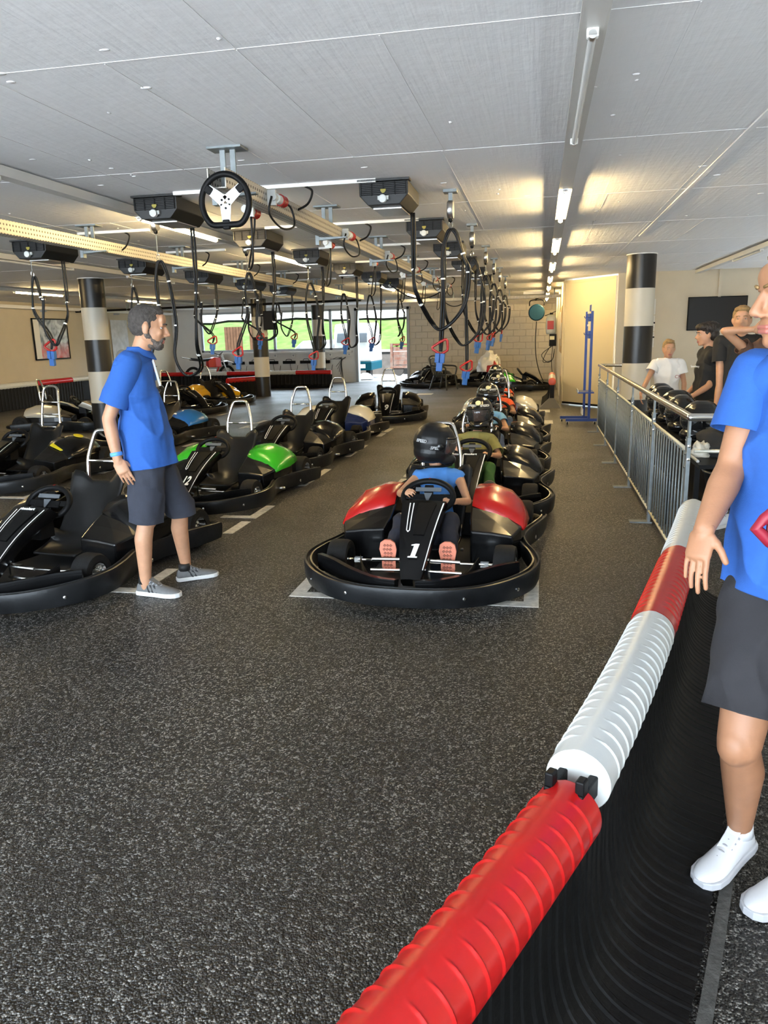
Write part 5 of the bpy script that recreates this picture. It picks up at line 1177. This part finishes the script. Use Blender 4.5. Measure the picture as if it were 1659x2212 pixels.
# --- walking youth at the right picture edge
J = dict(pelvis=(.665,2.02,.93), chest=(.655,2.0,1.22), neck=(.635,1.985,1.43), head=(.585,1.955,1.575), hf=(-.96,-.22,-.05),
 shR=(.545,2.105,1.375), shL=(.745,1.86,1.37), elR=(.485,2.06,1.155), elL=(.80,1.74,1.14), wrR=(.405,1.93,1.03), wrL=(.70,1.66,1.05),
 hipR=(.605,2.06,.87), hipL=(.73,1.96,.87), knR=(.520,1.90,.47), knL=(.735,1.86,.47), anR=(.585,2.06,.125), anL=(.74,1.97,.085),
 heelR=(.625,2.10,.045), toeR=(.455,1.915,.022), heelL=(.76,2.02,.004), toeL=(.565,1.845,.004), hem=(.66,2.01,.86), kfR=(-.7,-.7,0), kfL=(-.7,-.7,0))
boy = person('youth in blue shirt and charcoal shorts walking at the right picture edge', (.66,2.0,0), J, .97, SKIN3, (BLOND,'fade'), BLUEP, CHAR, (WSHOE, mat('offwhite_sole', (.50,.50,.52), .6), None, 0, True, WSHOE), {'R': ((-.22,-.30,-.92),(.55,.5,-.1),.16,.7,.25), 'L': ((-.2,-.2,-.9),(-.5,.5,0),.5)}, .0055, sleeve=.58, legs_to=.82, w=1.0, hvox=.003, cw=1.04)
t = thing('red_tag', 'small red plastic holder in front of the youth at the right edge', 'holder', (.49,1.70,1.09)); obj('holder_frame', MB().tube([(-.03,0,.0),(-.015,0,.02),(.01,0,.045),(.05,0,.05),(.065,0,.0),(.07,0,-.03),(.03,0,-.05),(.0,0,-.03)], .013, 8, closed=True), mat('raspberry_plastic', (.26,.008,.025), .5), t, smooth=True); obj('holder_plate', MB().box((.03,.012,0),(.07,.01,.07)), MATS['raspberry_plastic'], t); obj('lanyard', MB().tube(spline([(.04,.01,.04),(.10,.02,.14),(.16,.06,.27)], 5), .006, 6), MATS['raspberry_plastic'], t, smooth=True)
# --- kart drivers, in kart coordinates (front -Y)
def driver(label, kx, ky, yaw, s, shirt, trousers, skin, hf, helmet, sole, head=(0,.40,.735), hair=None, lean=0, face=True, shoes_m=None, sleeve=.35, hy=0, feet=True):
    Rm = rotz(rad(yaw)); K = lambda x, y, z: tuple(V(kx, ky, 0)+Rm @ V(x, y, z))
    J = dict(pelvis=K(0,.20,.20), chest=K(0+lean*.5,.30,.43), neck=K(lean,.345,.575), head=K(head[0],head[1],head[2]), hf=tuple(Rm @ V(*hf)), hs=.90,
     shR=K(-.15+lean,.33,.525), shL=K(.15+lean,.33,.525), elR=K(-.235,.13,.45), elL=K(.235,.14,.40), wrR=K(-.168,-.03,.485), wrL=K(.17,-.045,.44),
     hipR=K(-.085,.17,.20), hipL=K(.085,.17,.20), knR=K(-.16,-.17,.335), knL=K(.16,-.17,.335), anR=K(-.185,-.44,.145), anL=K(.185,-.44,.145),
     heelR=K(-.185,-.475,.075), toeR=K(-.185,-.505,.285), heelL=K(.185,-.475,.075), toeL=K(.185,-.505,.285), hem=K(0,.19,.19), kfR=tuple(Rm @ V(0,-.5,.8)), kfL=tuple(Rm @ V(0,-.5,.8)))
    p = person(label, (kx+(Rm @ V(0,.2,0)).x, ky+(Rm @ V(0,.2,0)).y, .06), J, s, skin, hair, shirt, trousers, None, {'R': (tuple(Rm @ V(.35,-.6,.25)), tuple(Rm @ V(.6,.2,-.6)), .75), 'L': (tuple(Rm @ V(-.3,-.6,.2)), tuple(Rm @ V(-.6,.2,-.6)), .75)}, .0115, helmet=helmet, group='kart drivers', sleeve=sleeve, legs_to=2, hvox=.0045, face=face, w=.86)
    B = V(p.location)
    for q in ('R', 'L'):
        h, tt = V(J['heel'+q])-B, V(J['toe'+q])-B
        # sole faces forward, upright on the pedal
        y = (tt-h).normalized(); x = Rm @ V(-1,0,0); z = x.cross(y); L = (tt-h).length
        o = obj('shoe', MB().loft([[V(w*cos(a), t*L, .012+(hh)*max(0,sin(a))) for a in [pi*j/10 for j in range(11)]] for t, w, hh in ((0,.032,.05),(.15,.044,.08),(.4,.044,.07),(.7,.054,.045),(.92,.044,.035),(1,.018,.02))]), shoes_m or BSTR, p, smooth='auto')
        o.matrix_local = Matrix.Translation(h) @ Matrix((x, y, z)).transposed().to_4x4()
        out = [(.030,0),(.044,.15),(.042,.42),(.054,.72),(.046,.92),(.018,1.01)]; poly = [(a, b*L) for a, b in out]+[(-a, b*L) for a, b in reversed(out)]
        so = obj('sole', MB().prism(poly, .014), sole, o)
        tr = MB(); 
        for j in range(7):
            for i in (-1, 0, 1): tr.box((i*.019+.004*(j % 2), L*(.1+.125*j), -.002), (.015, .014, .006), rotz(.6*(-1)**j))
        obj('sole_tread', tr, mat('tread_'+sole.name, tuple(c*.45 for c in sole.node_tree.nodes['Principled BSDF'].inputs['Base Color'].default_value[:3]), .7), o)
    return p
BTOP = mat('blue_sleeveless_cotton', (.06,.20,.50), .85, n=.1, ns=40); DTRO = mat('dark_navy_trousers', (.012,.013,.022), .85, n=.2, ns=30); OLIVE = mat('olive_shirt', (.20,.19,.06), .85, n=.15, ns=30); GTRO = mat('green_trousers', (.03,.10,.02), .85, n=.2, ns=30); LBLU = mat('light_blue_shirt', (.16,.36,.60), .85); ORNG = mat('orange_shirt', (.72,.10,.03), .85); JEAN = mat('jeans', (.05,.08,.16), .85)
CORAL = mat('coral_sole', (.72,.24,.15), .7); GSOLE = mat('olive_sole', (.16,.14,.09), .7)
driver('child driver in blue sleeveless top and satin black helmet looking away, in kart 1', -.70, 4.91, -1.5, .80, BTOP, DTRO, SKIN2, (.90,.30,-.10), dict(m=HMAT, emblem=False, v=VIS), CORAL, head=(-.02,.37,.745), sleeve=0)
driver('child driver in olive shirt facing the camera through a visor, second kart', -.59, 6.90, 0, .80, OLIVE, GTRO, SKIN, (-.05,-1,-.06), dict(), GSOLE, sleeve=.8, head=(.03,.41,.755))
driver('child driver in light blue shirt, third kart of the right row', -.60, 8.90, 0, .80, LBLU, JEAN, SKIN, (.1,-1,-.1), dict(v=VISD), GSOLE, head=(-.02,.42,.765), sleeve=.4)
driver('child driver in orange shirt, fourth kart of the right row', -.58, 10.87, 0, .80, ORNG, JEAN, SKIN, (.15,-1,-.1), dict(v=VISD), GSOLE, head=(-.03,.42,.79), sleeve=.5)
driver('child driver at the back of the right row, in the white and blue kart', -.66, 12.84, 0, .80, ORNG, DTRO, SKIN, (-.1,-1,-.1), dict(v=VISD), GSOLE, head=(-.08,.42,.82))
# --- children waiting behind the railing
def stander(label, x, y, yaw, Ht, shirt, bottom, hair, skin=SKIN, over=None, sleeve=.5, legs_to=2, shoes=(BSTR, WSOLE), hands=None, hy=0, hp=0, w=.9, hem=.86, vox=.0115, sh=1.0):
    s = Ht/1.75; Rm = rotz(rad(yaw)); K = lambda a, b, c: tuple(V(x, y, 0)+Rm @ V(a*s, b*s, c*s))   # +Y forward, +X own right
    F = Rm @ (rotz(rad(hy)) @ V(0, 1, hp))
    J = dict(pelvis=K(0,0,.95), chest=K(0,0,1.25), neck=K(0,-.01,1.475), head=K(0,.035,1.622), hf=tuple(F),
     shR=K(.165*sh,0,1.405), shL=K(-.165*sh,0,1.405), elR=K(.225,-.03,1.12), elL=K(-.225,-.03,1.12), wrR=K(.225,.05,.88), wrL=K(-.225,.05,.88),
     hipR=K(.09,0,.88), hipL=K(-.09,0,.88), knR=K(.1,.02,.48), knL=K(-.1,.02,.48), anR=K(.11,-.02,.09), anL=K(-.11,-.02,.09), heelR=K(.11,-.08,.002), toeR=K(.14,.19,.002), heelL=K(-.11,-.08,.002), toeL=K(-.14,.19,.002), hem=K(0,0,hem))
    if over:
        for k, v in over.items(): J[k] = v if isinstance(v, tuple) and len(v) == 3 and not isinstance(v[0], str) else v
    dn = (0,0,-1)
    return person(label, (x, y, 0), J, s, skin, hair, shirt, bottom, shoes, hands or {'R': (dn, tuple(Rm @ V(-1,0,0)), .3), 'L': (dn, tuple(Rm @ V(1,0,0)), .3)}, vox, sleeve=sleeve, legs_to=legs_to, w=w, hvox=.0045, group='people waiting behind the railing', tight=.004)
WTEE = mat('white_tee', (.72,.70,.66), .85, n=.06, ns=20); BTEE = mat('black_tee', (.012,.012,.012), .85, n=.2, ns=20); BTRO = mat('black_trousers', (.012,.012,.013), .85); BEIGE = mat('beige_trousers', (.52,.46,.34), .85, n=.1, ns=20); BROWN = mat('brown_top', (.10,.05,.03), .85)
p = stander('blond boy in white t-shirt leaning a hand by the railing', 1.38, 9.0, 176, 1.40, WTEE, BTRO, (BLOND,'tuft'), SKIN2, over=dict(elR=(1.17,8.93,.98), wrR=(1.09,8.82,.83), elL=(1.56,8.98,.93), wrL=(1.56,8.95,.76)), hy=8, hp=-.1, hem=.80, sh=1.0)
obj('shirt_lettering', text_mesh('CR', .05, thick=.001), mat('dark_red_print', (.25,.05,.05), .7), p, (.09,-.155,1.0), (rad(90),0,0))
p = stander('dark-haired boy in black t-shirt seen in profile', 1.60, 8.0, 95, 1.56, BTEE, BTRO, (BRN,'mop'), SKIN, over=dict(elR=(1.60,7.86,.97), wrR=(1.44,7.83,.87), elL=(1.56,8.2,.97), wrL=(1.42,7.98,.88)), hands={'R': ((-.85,.25,-.4),(.1,.8,-.4),.5), 'L': ((-.85,-.2,-.4),(.1,-.8,-.4),.5)}, hp=-.05)
obj('shirt_lettering', text_mesh('Speedway', .03, thick=.001), WHT, p, (-.13,-.06,1.15), (rad(90),0,rad(-60)))
stander('woman with tied blond hair in black top and beige trousers', 1.76, 7.5, 165, 1.70, BTEE, BEIGE, (BLOND,'tied'), SKIN, sleeve=.45, hem=.93, over=dict(elR=(1.60,7.45,1.0), wrR=(1.575,7.40,.78)), w=.85)
stander('blond girl in brown top raising her forearm to her head', 1.80, 6.75, 178, 1.66, BROWN, BTRO, (LBLOND,'long'), SKIN2, over=dict(shR=(1.655,6.75,1.31), elR=(1.435,6.66,1.485), wrR=(1.64,6.6,1.49)), hands={'R': ((1,0,.02),(0,1,0),.25)}, sleeve=.3, w=.82)
# white sneaker of somebody behind the youth
shoe(None, 'sneaker', V(1.50,6.2,.0), V(1.26,6.02,.0), .9, WSHOE, WSOLE)
tag([o for o in COL.objects if o.name.startswith('sneaker')][0], 'single white sneaker on the floor behind the railing', 'shoe')
# ------------------------------------------------------------------ bench with helmets, jackets and baskets behind the railing
t = thing('helmet_bench', 'long black steel bench rack behind the railing', 'bench', (1.17, 5.1, 0))
obj('bench_top', MB().box((0, 1.6, .40), (.36, 3.4, .03)), BLKM, t); obj('upper_shelf', MB().box((0, 1.6, .66), (.36, 3.4, .025)), BLKM, t)
for y in (.05, 1.1, 2.2, 3.2):
    for x in (-.16, .16): obj('leg', MB().box((x, y, .34), (.03, .03, .68)), BLKM, t)
obj('back_rail', MB().tube([(-.17,0,.68),(-.17,3.3,.68)], .01, 8), ALU, t)
def loose_helmet(label, x, y, z, yaw):
    t = thing('helmet', label, 'helmet', (x, y, z), group='helmets on the bench'); fr, R = head_frame((0,0,.115), (cos(rad(yaw)), sin(rad(yaw)), 0)); make_helmet(t, fr, R, .9, dict(v=VISD, emblem=False, open=False))
for k, (y, yaw) in enumerate(((6.1, 200), (6.65, 250), (7.2, 190), (7.7, 220), (8.15, 240))): loose_helmet(ords[k]+' black helmet lying on the bench behind the railing', 1.17+.02*(-1)**k, y, .70, yaw)
t = thing('folded_jacket', 'heap of black clothing on the near end of the bench', 'jacket', (1.24, 5.5, .675)); heap('black_cloth', (0,0,0), .2, BTEE, 9, 1, .95, t)
t = thing('pale_cap', 'cream cloth tucked beside the black clothing on the bench', 'cloth', (1.07, 5.38, .675)); heap('cloth', (0,0,0), .07, BANDW, 4, 1, 1.3, t)
t = thing('storage_basket', 'black basket with pale rim at the near bench end', 'basket', (1.24, 5.12, .42)); obj('basket_body', MB().lathe([(.10,0),(.16,.02),(.20,.2),(.195,.2),(.15,.03)], seg=20), BLKM, t, smooth='auto'); obj('basket_rim', MB().tube([V(.2*cos(a),.2*sin(a),.2) for a in [2*pi*k/24 for k in range(24)]], .008, 6, closed=True), ALU, t, smooth=True); heap('paper_scrap', (0,0,.05), .1, WPL, 3, 1, .6, t)
